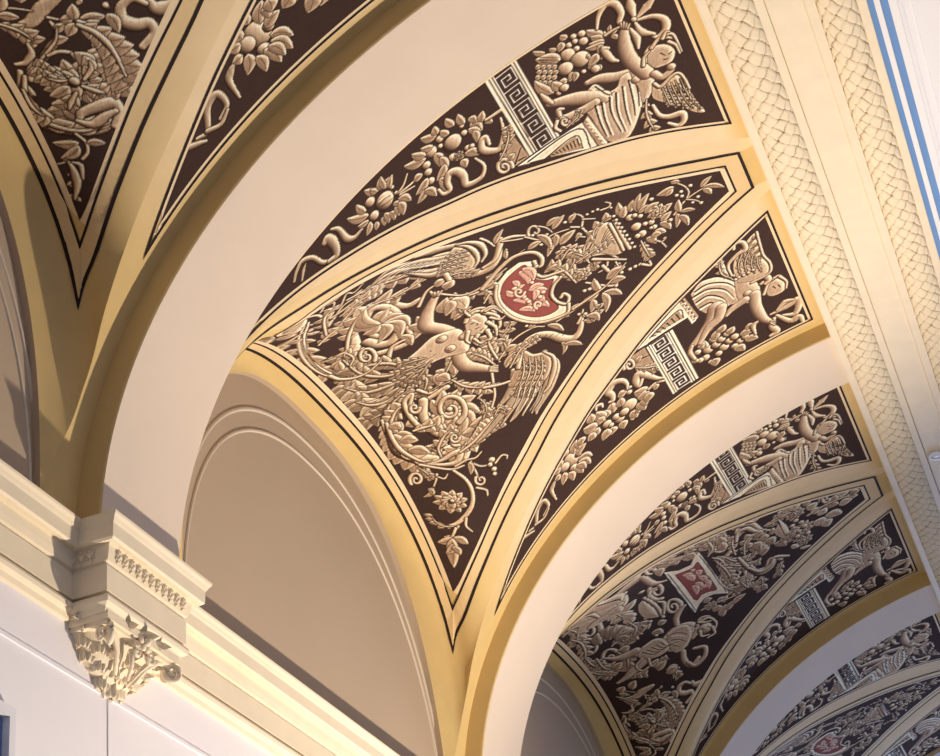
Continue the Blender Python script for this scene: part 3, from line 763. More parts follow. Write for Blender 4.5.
ART_WEB2="""C n
M 14 28 18 695 -610 698 -643 705 -689 732 -748 733 -782
S 5 3 644 -800 663 -766 698 -723
L 14 0 662 -822 703 -770
A 32 4 0 686 -848 718 -823 753 -801 796 -788
M 5 14 6 802 -812 839 -824 864 -860 858 -893
M 11 16 5 929 -892 893 -862 867 -801 841 -748 804 -706 762 -700
A 28 4 -1 887 -849 858 -785 828 -728 787 -693
M 5 8 4 868 -787 870 -749 895 -717 931 -700
S 6 4 743 -697 767 -673
L 16 0 792 -634 769 -669
L 17 5 799 -628 742 -599
L 17 0 805 -638 836 -688
L 17 5 808 -624 850 -536
A 59 6 0 808 -624 848 -604 931 -604 1016 -621 1091 -661
L 14 0 948 -703 909 -695
L 9 0 952 -824 902 -817
B 13 821 -513
B 7 820 -518
L 12 10 741 -579 760 -571
F 100 11 995 -783
A 35 5 0 968 -791 941 -815 911 -835
A 30 4 0 980 -782 969 -817 941 -845
B 18 991 -777
L 19 10 1000 -802 1008 -881
L 19 10 989 -742 959 -670
A 48 4 0 1002 -745 983 -703 954 -687
A 47 4 0 1032 -801 1057 -839 1077 -860
A 49 4 0 1021 -766 1061 -741 1083 -722
M 9 23 21 888 -899 968 -944 1065 -967 1125 -943 1163 -888 1191 -814 1178 -752
A 53 5 1 911 -899 983 -944 1074 -963 1128 -934 1172 -869 1188 -783
A 35 5 -1 956 -936 1024 -955 1071 -949
M 12 27 10 1210 -777 1179 -730 1138 -721 1115 -769 1107 -832 1124 -858
M 8 20 10 1127 -867 1162 -834 1160 -775 1166 -735
L 13 10 1129 -706 1095 -664
S 6 5 1169 -905 1211 -899 1247 -920 1262 -952
L 15 10 1202 -918 1173 -993
L 14 10 1213 -926 1237 -1010
L 12 5 1212 -897 1248 -845
A 18 4 0 1255 -1034 1260 -993 1320 -1028 1389 -1080
M 6 15 3 1259 -998 1298 -1010 1346 -1037 1391 -1082
M 4 9 4 1262 -988 1282 -974 1330 -1003
M 13 30 13 901 -380 942 -379 961 -347 964 -304
M 10 27 15 903 -396 857 -423 856 -473 900 -499 946 -473 973 -432 1016 -440 1029 -504
B 12 816 -513
A 62 8 0 819 -633 881 -603 967 -596 1080 -621
C n
L 26 10 636 -467 706 -387
A 34 4 0 661 -481 672 -434 760 -428
L 18 10 844 -529 932 -538
A 26 4 0 549 -511 536 -467 535 -430
A 37 4 0 529 -754 528 -671 556 -609
L 22 10 657 -733 582 -675
L 22 10 652 -810 605 -758
C n
S 27 10 -151 -767 -88 -735 -88 -691 -149 -649 -261 -624 -408 -620 -554 -636 -605 -666 -517 -700 -400 -726 -300 -738 -227 -733 -189 -716 -191 -693 -225 -674 -279 -663 -332 -663 -363 -671 -360 -682 -332 -689
S 19 8 304 -658 238 -646 178 -653 142 -675 141 -705 174 -733 225 -751 276 -755 312 -745 324 -726 313 -705 287 -689 255 -682 228 -684 215 -693 217 -704 230 -712 246 -713
S 24 10 -168 -206 -194 -235 -263 -252 -359 -252 -451 -237 -505 -213 -503 -188 -455 -170 -384 -163 -316 -168 -269 -182 -252 -199 -265 -215 -300 -223 -342 -223 -377 -216 -391 -207 -384 -200 -363 -198
S 20 9 101 -133 35 -124 -26 -132 -64 -152 -66 -178 -35 -201 14 -214 64 -215 101 -205 115 -188 106 -170 80 -157 47 -152 18 -155 2 -164 3 -175 15 -183 32 -185 43 -182
S 19 7 -72 -817 -136 -789 -162 -757 -144 -730 -92 -715 -27 -715 29 -729 64 -750 70 -772 50 -788 15 -793 -23 -789 -49 -778 -58 -767 -49 -759 -30 -759
A 57 5 0 -385 -844 -443 -782 -314 -759 -179 -806
A 51 5 0 -260 -814 -144 -784 15 -802 126 -849
A 49 5 0 96 -828 215 -826 298 -802
A 47 5 0 168 -777 323 -780 409 -740
A 49 5 0 114 -648 89 -584 173 -559
A 50 5 0 -104 -470 49 -449 140 -502
A 44 5 0 223 -644 337 -624 436 -657
A 72 5 0 -524 -572 -448 -507 -221 -474
A 47 5 0 263 -876 354 -845 432 -791
A 171 5 0 -1327 -710 -939 -629 -428 -584
L 37 10 -287 -426 -430 -331
L 43 10 -422 -422 -700 -358
L 35 10 -56 -439 -189 -437
L 29 10 2 -401 149 -393
L 29 10 155 -327 161 -260
L 28 10 203 -389 278 -326
L 26 10 42 -413 145 -437
L 34 10 -122 -399 -262 -454
L 28 10 598 -519 560 -424
L 28 10 556 -522 494 -466
L 28 10 676 -483 677 -392
L 36 10 -1103 -404 -1305 -415
L 42 10 -340 -449 -619 -461
L 29 10 409 -740 347 -661
L 32 10 -1290 -421 -1227 -353
L 30 10 224 -556 206 -638
L 26 10 273 -598 381 -577
L 27 10 -1351 -522 -1276 -454
L 32 10 -1287 -494 -1133 -465
L 30 10 -1486 -665 -1347 -582
B 28 -505 -284
B 18 67 -354
B 18 -6 -365
B 23 -1215 -466
B 23 -1236 -490
B 16 264 -378
B 15 82 -404
C h
M 16 63 31 -85 -704 -104 -634 -88 -562 46 -492
L 28 10 1 -688 -201 -608
L 28 10 14 -659 -200 -566
L 28 10 26 -630 -158 -522
L 27 10 38 -601 -71 -490
L 26 10 59 -585 48 -471
L 28 10 22 -694 -176 -657
L 26 10 58 -607 121 -518
I 4
C n
P 60 -281 -344 -321 -285 -131 -263 44 -268 51 -304 -16 -362 -143 -371
D 5 -307 -288 -74 -267 88 -276
S 16 16 -353 -290 -96 -261 98 -268
M 11 26 11 -317 -264 -417 -232 -405 -189
M 9 19 9 -152 -235 -79 -210 65 -252
I 5
C s
M 58 82 34 -885 -210 -894 -258 -913 -354 -935 -450 -1094 -560
M 61 73 24 -775 -407 -821 -497 -1213 -601 -1452 -724
M 37 41 14 -532 -439 -490 -501 -424 -606 -338 -682
M 26 30 13 -850 -216 -557 -195 -477 -164 -427 -105
M 32 32 14 -1002 -240 -1116 -283 -1174 -351 -1208 -399
B 59 -910 -157
P 59 -1218 -547 -1033 -464 -817 -366 -609 -405 -635 -482 -728 -552 -1147 -594
D 9 -1162 -553 -873 -480 -738 -400
D 8 -1066 -530 -816 -462 -698 -405
D 8 -974 -507 -766 -444 -658 -410
D 7 -892 -484 -722 -425 -620 -415
C n
S 19 9 -1021 -160 -1002 -126 -847 -107
S 20 10 -989 -179 -837 -182 -760 -159
S 19 9 -975 -132 -883 -88 -724 -82
S 19 10 -834 -134 -698 -123 -642 -86
C s
M 31 39 19 342 -320 318 -240 363 -162 459 -139 507 -195
M 20 26 13 285 -228 194 -202 129 -151 103 -109
B 56 493 -91
P 49 330 -350 306 -271 343 -179 424 -150 498 -203 557 -265 526 -350 425 -403
D 4 329 -291 369 -236 482 -197
D 4 357 -326 413 -277 528 -253
D 4 414 -158 454 -222 519 -261
C n
S 16 7 411 -121 357 -77 382 -26 457 -4
S 16 7 392 -78 409 -24 505 -4 564 -32
S 15 7 495 -128 551 -138 586 -90
S 15 7 528 -43 606 -54 606 -111
S 15 7 389 -100 429 -67 453 -27
D 4 473 -108 501 -94
D 4 489 -65 516 -57
C s
M 39 47 16 399 -398 386 -488 351 -564
M 35 38 12 305 -545 305 -589 291 -671 224 -732
M 28 33 10 431 -485 454 -566 485 -647 521 -705 550 -779
P 33 313 -316 298 -228 349 -165 468 -181 550 -263 546 -343 448 -354
P 32 300 -497 290 -400 354 -350 463 -360 479 -441 445 -515 374 -558
D 4 341 -291 372 -245 435 -210
D 4 403 -316 441 -272 511 -241
D 4 464 -330 508 -301
H 4 364 -301 400 -256 470 -218
S 11 7 411 -546 454 -611 523 -599 513 -524
S 11 8 442 -514 526 -531 520 -479
D 4 353 -520 435 -463 435 -366
D 4 354 -486 433 -438 441 -345
D 4 357 -452 430 -412 447 -323
D 4 360 -417 428 -387 454 -302
D 4 363 -383 426 -362 461 -281
M 21 24 16 581 -301 673 -331 762 -308 734 -242
M 14 20 14 620 -230 675 -164 761 -202 782 -291 706 -321
I 0
A 43 5 0 -1115 -169 -1073 -114 -969 -50 -767 -7
A 46 5 0 -971 -137 -855 -86 -731 -26
A 41 5 0 -883 42 -878 89 -763 123 -654 122
A 39 5 0 -700 168 -664 218 -704 264
A 42 5 0 -624 -1 -658 53 -579 106
A 44 5 0 -676 -72 -702 -32 -660 18
L 26 10 -676 162 -601 251
L 23 10 -619 173 -518 208
L 28 10 -743 83 -892 68
L 24 10 -656 88 -497 111
L 27 10 -779 -124 -585 -125
F 51 7 -787 104
L 24 10 192 1 200 68
L 26 10 345 22 383 93
L 24 10 287 77 278 150
L 26 10 486 58 369 122
L 23 10 450 107 380 190
L 24 10 412 156 385 273
L 24 10 344 202 291 241
L 23 10 268 0 323 65
L 21 10 330 110 270 164
L 28 10 344 321 362 413
L 25 10 406 328 397 379
L 21 10 263 320 254 394
S 9 6 273 -36 274 45 315 139 340 239
F 52 8 281 31
C n
S 24 10 -260 297 -299 336 -380 359 -474 363 -556 346 -603 317 -603 286 -559 261 -488 249 -416 253 -368 270 -354 292 -372 311 -411 323 -454 324 -486 317 -499 306 -492 296 -470 293
S 24 11 -79 220 -135 270 -120 320 -48 356 55 369 154 358 221 327 239 288 210 254 150 235 80 234 22 249 -7 272 -3 294 27 309 64 312 93 305 98 294
S 22 9 182 361 235 332 245 298 214 268 155 252 87 253 31 269 3 293 9 318 43 336 91 342 136 336 164 322 170 305 156 292 130 286 106 288 91 295 94 302
A 48 6 0 -410 194 -482 246 -639 248 -637 283
A 47 6 0 -346 213 -258 249 -122 261
A 45 6 0 -61 222 40 172 194 187 291 241
A 47 6 0 -229 288 -114 327 -61 406
A 46 6 0 -143 266 -51 311 42 380 71 442
A 46 6 0 -198 349 -392 374 -462 438 -465 508
A 45 6 0 -126 399 -271 436 -324 495 -245 546
A 46 6 0 -20 395 -65 464 -156 499 -81 564
A 46 6 0 -239 222 -58 244 130 240
A 46 6 0 126 381 243 326 272 247
A 47 6 0 -474 394 -486 351 -563 323
A 46 6 0 217 286 321 304 172 333
M 12 24 10 -488 421 -541 458 -475 535 -306 575 -212 635
M 13 28 13 -132 355 62 374 237 422 240 505 183 557 240 593
M 11 22 9 65 397 173 415 203 479 125 522 186 594
M 14 24 10 -370 396 -471 434 -455 496 -349 536 -277 600
S 12 8 -530 516 -475 569 -496 622
A 41 4 0 -695 358 -621 420 -582 463
A 48 5 0 -336 601 -303 661 -317 692
L 31 10 -300 509 -271 584
L 31 10 -211 527 -160 597
L 35 10 -172 490 4 526
L 31 10 -148 566 -26 604
L 31 10 -222 476 -63 502
L 31 10 -216 435 -209 486
L 32 10 -77 533 21 494
L 31 10 -204 608 -186 659
L 28 10 -26 604 105 668
L 28 10 -24 645 15 691
L 30 10 -646 480 -577 542
L 32 10 -436 333 -580 329
L 32 10 -362 315 -491 320
M 13 29 13 79 374 218 431 207 514 151 558 256 644
A 36 4 0 301 533 283 581 408 519
A 39 4 0 315 364 324 416 459 380
I 4
P 42 -375 693 -251 716 -104 734 68 705 -15 671 -158 638 -237 685
D 5 -281 696 -45 692
I 0
C n
F 123 11 29 784
F 76 8 -225 817
F 62 8 -310 757
F 71 8 188 787
L 34 10 -290 792 -390 723
L 34 10 -298 808 -420 784
L 34 10 -279 843 -373 839
L 38 10 -173 898 -208 986
L 35 10 -208 986 -200 1063
L 35 10 -100 908 -111 991
L 39 10 20 908 149 960
L 36 10 88 960 199 976
L 39 10 32 986 127 1099
L 32 10 -85 1012 -29 1105
L 39 10 -138 1089 -121 1203
L 36 10 -51 1136 -13 1247
L 36 10 -5 1100 -1 1205
L 32 10 -73 1194 -74 1272
L 36 10 174 735 196 687
L 36 10 272 781 303 759
L 35 10 -69 955 -2 1007
L 32 10 -90 1079 -172 1109
L 28 10 -282 884 -261 945
S 14 11 -105 883 -108 1017 -74 1167
S 16 7 -159 1059 -137 1049 -132 1035 -144 1023 -167 1015 -194 1014 -217 1018 -228 1027 -228 1036 -216 1043 -200 1046 -185 1046 -175 1042 -173 1037 -178 1033 -186 1033
B 24 -135 796
B 25 -70 821
B 24 -97 759
B 28 4 830
B 25 83 757
B 25 125 829
I 1
D 6 -605 -98 276 -84
K -610 -91 -473 -9 -440 75 -512 112 -567 161 -139 168 253 175 163 91 147 27 185 -25 262 -82 -129 -89
D 4 -532 -77 232 -69
D 4 -503 153 222 167
R -434 -42 -393 31 -380 79 -414 121 -161 123 111 127 98 76 86 22 113 -30 -112 -37
C r
L 20 10 -360 -5 -220 36
L 23 10 -298 9 -161 32
L 19 10 -297 88 -191 74
L 19 10 -191 74 -43 92
L 19 10 -126 35 26 39
L 18 10 -15 50 22 97
L 18 10 -107 7 53 -3
L 20 10 -329 50 -335 85
L 15 10 -97 95 62 86
I 0"""
ART_A="""C h
I 4
M 8 13 12 -1578 -649 -1598 -619 -1606 -567 -1558 -521 -1485 -503 -1448 -477
M 5 10 3 -1533 -621 -1562 -588 -1575 -561
M 12 28 7 -1448 -477 -1429 -434 -1479 -412 -1546 -417 -1549 -442 -1555 -422
M 7 20 8 -1567 -381 -1525 -356 -1443 -354 -1404 -326 -1399 -277
C n
I 3
B 48 -1407 -124
B 27 -1477 -179
B 26 -1394 -199
B 12 -1434 -65
B 12 -1386 -64
D 2 -1420 -153 -1417 -118 -1404 -90
D 2 -1399 -151 -1386 -118 -1380 -89
H 3 -1433 -145 -1426 -113 -1411 -86
L 17 10 -1484 -112 -1560 -168
L 17 10 -1470 -102 -1542 -72
L 15 10 -1463 -97 -1490 -35
L 18 10 -1426 -213 -1527 -299
L 15 10 -1454 -215 -1538 -231
L 12 10 -1401 -228 -1434 -284
L 14 10 -1387 -227 -1342 -277
L 12 10 -1356 -207 -1317 -229
L 12 10 -1346 -176 -1291 -188
L 14 10 -1351 -155 -1282 -166
L 14 10 -1328 -131 -1265 -138
L 12 10 -1326 -105 -1263 -112
L 12 10 -1353 -99 -1307 -84
S 8 4 -1374 -57 -1389 -17 -1422 21
S 8 4 -1365 -51 -1355 18 -1364 64
S 7 4 -1357 -55 -1329 16
B 45 -1368 257
B 31 -1418 157
B 22 -1373 110
B 21 -1331 99
B 25 -1266 250
B 20 -1443 218
B 17 -1368 320
B 17 -1276 299
B 15 -1266 319
B 23 -1293 222
B 21 -1275 87
B 13 -1478 279
B 13 -1414 327
B 13 -1405 205
F 28 7 -1274 249
L 18 10 -1472 217 -1532 153
L 16 10 -1476 224 -1530 230
L 15 10 -1436 180 -1482 128
L 20 10 -1408 127 -1476 28
L 17 10 -1425 135 -1497 85
L 19 10 -1305 87 -1278 0
L 17 10 -1261 55 -1227 -16
L 17 10 -1261 44 -1171 73
L 19 10 -1393 170 -1300 156
L 17 10 -1352 181 -1240 158
L 19 10 -1293 183 -1246 109
L 19 10 -1247 130 -1151 115
L 16 10 -1448 303 -1520 288
L 16 10 -1413 345 -1491 342
L 17 10 -1416 366 -1331 405
L 19 10 -1391 364 -1303 393
L 17 10 -1371 346 -1274 371
L 15 10 -1340 361 -1262 346
L 19 10 -1260 277 -1186 332
L 17 10 -1240 248 -1179 250
L 15 10 -1427 265 -1482 242
L 15 10 -1425 369 -1371 393
L 17 10 -1349 412 -1405 441
L 13 10 -1347 421 -1301 449
L 17 10 -1355 29 -1347 77
L 13 10 -1459 -86 -1540 -74
L 13 10 -1441 -74 -1493 -30
L 13 10 -1486 -125 -1533 -143
L 17 10 -1349 -70 -1275 -28
L 17 10 -1328 -76 -1243 -94
S 8 11 -1344 429 -1338 464 -1335 505
I 4
M 6 23 10 -1293 488 -1207 466 -1136 418 -1154 377 -1202 349 -1252 366 -1252 390 -1200 387
M 6 25 8 -1186 303 -1110 319 -1061 288 -1064 239 -1091 206 -1150 217 -1205 202 -1224 170 -1187 143 -1139 135 -1146 102 -1193 94
I 0
G -1022 356 -1221 491 -958 512 -917 496
S 12 6 -973 422 -1004 426 -1034 419 -1055 404 -1060 386 -1051 372 -1031 364 -1007 364 -986 372 -976 384 -977 397 -988 405 -1003 407 -1018 404 -1027 397 -1029 390 -1024 385 -1017 384 -1011 387
A 29 5 0 -1068 390 -1103 433 -1156 474 -1212 492
D 5 -980 441 -1046 497
D 5 -984 462 -974 497
L 18 10 -1030 423 -1039 465
I 2
K -1923 506 -1943 665 -946 674 -949 514
Q -1924 522 -1925 528 -948 537 -948 530
Q -1926 538 -1939 640 -946 648 -948 546
Q -1940 649 -1941 654 -946 662 -946 658
H 3 -1950 546 -1852 547
H 3 -1852 547 -1848 547
H 3 -1940 546 -1951 631
H 3 -1951 631 -1875 632
H 3 -1875 632 -1867 569
H 3 -1867 569 -1916 568
H 3 -1916 568 -1921 609
H 3 -1921 609 -1897 609
H 3 -1897 609 -1894 589
H 3 -1848 547 -1748 548
H 3 -1748 548 -1744 548
H 3 -1838 547 -1848 632
H 3 -1848 632 -1770 633
H 3 -1770 633 -1763 570
H 3 -1763 570 -1813 569
H 3 -1813 569 -1818 610
H 3 -1818 610 -1792 610
H 3 -1792 610 -1790 590
H 3 -1744 548 -1642 548
H 3 -1642 548 -1638 548
H 3 -1734 548 -1742 633
H 3 -1742 633 -1662 634
H 3 -1662 634 -1657 571
H 3 -1657 571 -1708 570
H 3 -1708 570 -1712 611
H 3 -1712 611 -1686 611
H 3 -1686 611 -1684 591
H 3 -1638 548 -1533 549
H 3 -1533 549 -1529 549
H 3 -1627 549 -1634 634
H 3 -1634 634 -1553 635
H 3 -1553 635 -1548 572
H 3 -1548 572 -1600 571
H 3 -1600 571 -1604 612
H 3 -1604 612 -1577 612
H 3 -1577 612 -1576 592
H 3 -1529 549 -1422 550
H 3 -1422 550 -1417 550
H 3 -1518 549 -1524 635
H 3 -1524 635 -1440 636
H 3 -1440 636 -1436 573
H 3 -1436 573 -1490 572
H 3 -1490 572 -1493 613
H 3 -1493 613 -1466 613
H 3 -1466 613 -1465 593
H 3 -1417 550 -1308 551
H 3 -1308 551 -1303 551
H 3 -1406 550 -1411 636
H 3 -1411 636 -1325 637
H 3 -1325 637 -1322 574
H 3 -1322 574 -1377 573
H 3 -1377 573 -1380 614
H 3 -1380 614 -1352 614
H 3 -1352 614 -1351 594
H 3 -1303 551 -1191 552
H 3 -1191 552 -1187 552
H 3 -1292 551 -1295 637
H 3 -1295 637 -1208 638
H 3 -1208 638 -1206 575
H 3 -1206 575 -1262 574
H 3 -1262 574 -1264 615
H 3 -1264 615 -1235 615
H 3 -1235 615 -1235 595
H 3 -1187 552 -1072 553
H 3 -1072 553 -1067 553
H 3 -1175 552 -1177 638
H 3 -1177 638 -1087 639
H 3 -1087 639 -1086 576
H 3 -1086 576 -1144 575
H 3 -1144 575 -1145 616
H 3 -1145 616 -1116 616
H 3 -1116 616 -1116 596
H 3 -1067 553 -950 554
H 4 -950 554 -945 554
H 3 -1055 553 -1055 639
H 3 -1055 639 -964 640
H 3 -964 640 -964 577
H 3 -964 577 -1023 576
H 3 -1023 576 -1023 617
H 3 -1023 617 -993 617
H 3 -993 617 -994 597
I 6
K -961 434 -949 790 -746 802 -764 755 -872 585 -915 514
G -880 570 -893 737 -786 740 -834 650
D 4 -875 586 -870 596
D 4 -874 605 -863 613
D 4 -873 624 -856 630
D 4 -871 642 -849 646
D 4 -870 661 -842 663
D 4 -869 680 -835 680
D 4 -868 699 -828 696
D 4 -868 717 -822 713
D 4 -867 736 -816 730
D 5 -961 434 -949 790
D 5 -936 495 -925 762 -763 772
D 4 -880 570 -893 737 -786 740
G -938 793 -969 828 -723 853 -738 810
K -953 812 -955 826 -724 850 -725 840
H 4 -921 808 -904 821 -891 808
H 4 -886 813 -868 825 -855 812
H 4 -850 817 -832 830 -819 817
H 4 -814 822 -796 835 -783 822
H 4 -778 827 -760 840 -746 826
H 4 -741 832 -723 844 -709 831
I 3
C n
B 20 -1463 966
B 16 -1474 929
B 17 -1440 895
B 15 -1442 926
B 24 -1415 958
B 16 -1396 918
B 37 -1391 870
B 48 -1323 910
B 39 -1321 834
B 24 -1213 961
B 13 -1241 901
B 12 -1395 1054
L 29 0 -1387 838 -1477 741
D 2 -1471 764 -1407 834
D 2 -1460 754 -1385 826
D 2 -1441 758 -1377 818
L 12 0 -1429 723 -1425 751
L 12 0 -1409 744 -1406 771
L 12 0 -1390 764 -1387 792
L 12 0 -1370 785 -1367 813
L 12 0 -1396 717 -1392 745
L 12 0 -1376 738 -1372 766
L 12 0 -1356 759 -1353 787
L 12 0 -1336 780 -1333 808
L 12 0 -1372 701 -1368 729
L 12 0 -1352 722 -1348 750
L 12 0 -1332 743 -1328 771
L 12 0 -1312 764 -1309 792
L 12 0 -1338 695 -1334 723
L 12 0 -1318 716 -1314 744
L 12 0 -1298 737 -1294 765
L 12 0 -1278 758 -1274 786
L 12 0 -1314 679 -1310 707
L 12 0 -1293 700 -1289 728
L 12 0 -1273 721 -1269 749
L 12 0 -1253 742 -1249 770
L 14 10 -1486 906 -1523 881
L 16 10 -1484 873 -1437 845
L 10 10 -1456 841 -1488 814
L 11 10 -1476 793 -1530 747
L 21 10 -1389 1052 -1469 992
L 18 10 -1370 1046 -1418 997
L 16 10 -1354 1046 -1381 974
L 15 10 -1341 1042 -1367 952
L 14 10 -1339 1025 -1309 993
L 15 10 -1321 1008 -1250 995
L 17 10 -1286 952 -1223 931
L 14 10 -1312 961 -1314 939
L 15 10 -1281 856 -1232 827
L 13 10 -1269 869 -1217 844
L 18 10 -1253 823 -1263 776
L 20 10 -1302 991 -1256 931
L 9 10 -1381 1082 -1425 1097
L 9 10 -1365 1083 -1376 1119
L 11 10 -1358 1080 -1319 1100
S 9 6 -1379 1055 -1384 1089 -1384 1129
S 16 9 -1208 761 -1250 768 -1244 699 -1294 685
L 21 10 -1226 743 -1367 696
L 21 10 -1218 789 -1295 760
B 24 -1216 792
B 24 -1216 952
I 4
M 7 23 8 -1441 1035 -1508 1065 -1551 1111 -1528 1150 -1459 1159 -1409 1135 -1380 1157
M 7 27 7 -1380 1204 -1468 1208 -1536 1222
M 7 24 7 -1384 1213 -1422 1272 -1456 1321
M 9 25 7 -1371 1209 -1348 1280 -1297 1320 -1234 1310 -1209 1262 -1252 1236
M 7 24 9 -1361 1198 -1285 1206 -1238 1255
M 9 22 9 -1189 1056 -1219 1034 -1301 1021 -1295 1043
M 9 21 7 -1338 1167 -1262 1175 -1199 1164
B 15 -1384 1198
I 5
C s
I 5
M 25 30 14 -1079 1086 -1104 1012 -1149 946 -1164 893
P 55 -1109 866 -1128 922 -1039 958 -1035 1006 -1082 1038 -1079 1086 -998 1110 -913 1091 -797 1047 -688 962 -696 896 -749 853 -933 839 -1046 828
M 42 39 16 -1018 926 -1081 857 -1138 777 -1181 701
M 10 16 7 -1174 715 -1220 699 -1265 691
M 25 27 14 -1018 885 -1017 818 -1034 748 -1061 707
M 11 14 7 -1064 717 -1108 724 -1099 746
D 5 -1005 955 -901 929 -745 929
H 5 -993 963 -889 937 -732 937
D 5 -1002 987 -877 955 -727 948
H 5 -990 995 -865 963 -714 956
D 5 -1018 1026 -869 994 -750 981
H 6 -1007 1034 -857 1002 -737 989
D 5 -1036 1064 -880 1040 -794 1021
H 6 -1024 1072 -868 1048 -781 1029
D 5 -994 910 -885 890 -761 883
H 5 -982 918 -873 898 -749 891
D 5 -998 878 -883 864 -770 860
H 5 -986 886 -871 872 -757 868
D 5 -1024 1093 -924 1078 -840 1057
H 5 -1013 1101 -912 1086 -828 1065
D 4 -1113 917 -1020 952 -1017 984
H 4 -1109 899 -1022 936 -999 962
P 37 -1079 1086 -1068 1131 -1017 1164 -961 1172 -880 1131 -847 1079 -939 1091 -1020 1084
B 23 -1016 1094
M 38 35 16 -1021 1149 -1142 1114 -1239 1112 -1320 1130 -1364 1147
S 6 4 -1365 1138 -1402 1140
S 6 4 -1360 1144 -1399 1154
S 6 4 -1355 1151 -1385 1163
S 6 4 -1350 1157 -1370 1173
M 22 18 11 -991 1181 -945 1208 -965 1263 -996 1256
B 22 -982 1265
P 32 -1096 1172 -1145 1203 -1160 1248 -1126 1294 -1067 1309 -1016 1278 -1016 1229 -1031 1193
C n
S 11 5 -1092 1163 -1155 1190 -1184 1247 -1176 1308
S 11 5 -1160 1216 -1194 1266 -1160 1320 -1108 1337
S 11 5 -1199 1292 -1186 1327 -1132 1336 -1048 1336
S 11 5 -1146 1300 -1105 1323 -1042 1326
S 11 5 -1185 1279 -1214 1304 -1207 1321
S 11 5 -1077 1150 -1124 1168 -1145 1203
D 4 -1101 1246 -1072 1262
D 4 -1070 1278 -1077 1296
D 4 -1051 1248 -1042 1269
P 46 -936 1156 -905 1180 -925 1235 -930 1277 -889 1298 -801 1298 -662 1309 -575 1327 -612 1278 -694 1234 -744 1198 -802 1149 -855 1131
A 15 6 0 -878 1279 -800 1281 -689 1292 -608 1311
A 15 6 0 -880 1256 -800 1258 -704 1266 -640 1280
A 15 6 0 -882 1234 -800 1235 -719 1240 -673 1248
A 15 6 0 -885 1212 -800 1212 -734 1214 -705 1217
A 15 6 0 -887 1189 -801 1188 -749 1188 -738 1187
S 11 7 -927 1162 -889 1183 -919 1242 -921 1280 -878 1297 -785 1302
A 30 4 0 -856 1099 -774 1073 -700 1067 -630 1072
M 10 23 10 -793 1113 -708 1121 -664 1158 -641 1219 -589 1217 -572 1182 -621 1145
I 0
L 14 10 -1064 717 -974 718
S 11 9 -1049 694 -1018 674 -980 686
S 9 5 -1000 743 -990 735 -989 725 -996 716 -1008 711 -1021 710 -1031 714 -1036 720 -1035 726 -1030 731 -1022 733 -1015 732 -1012 730 -1012 727 -1015 725
A 22 4 0 -974 718 -994 776 -1020 802"""
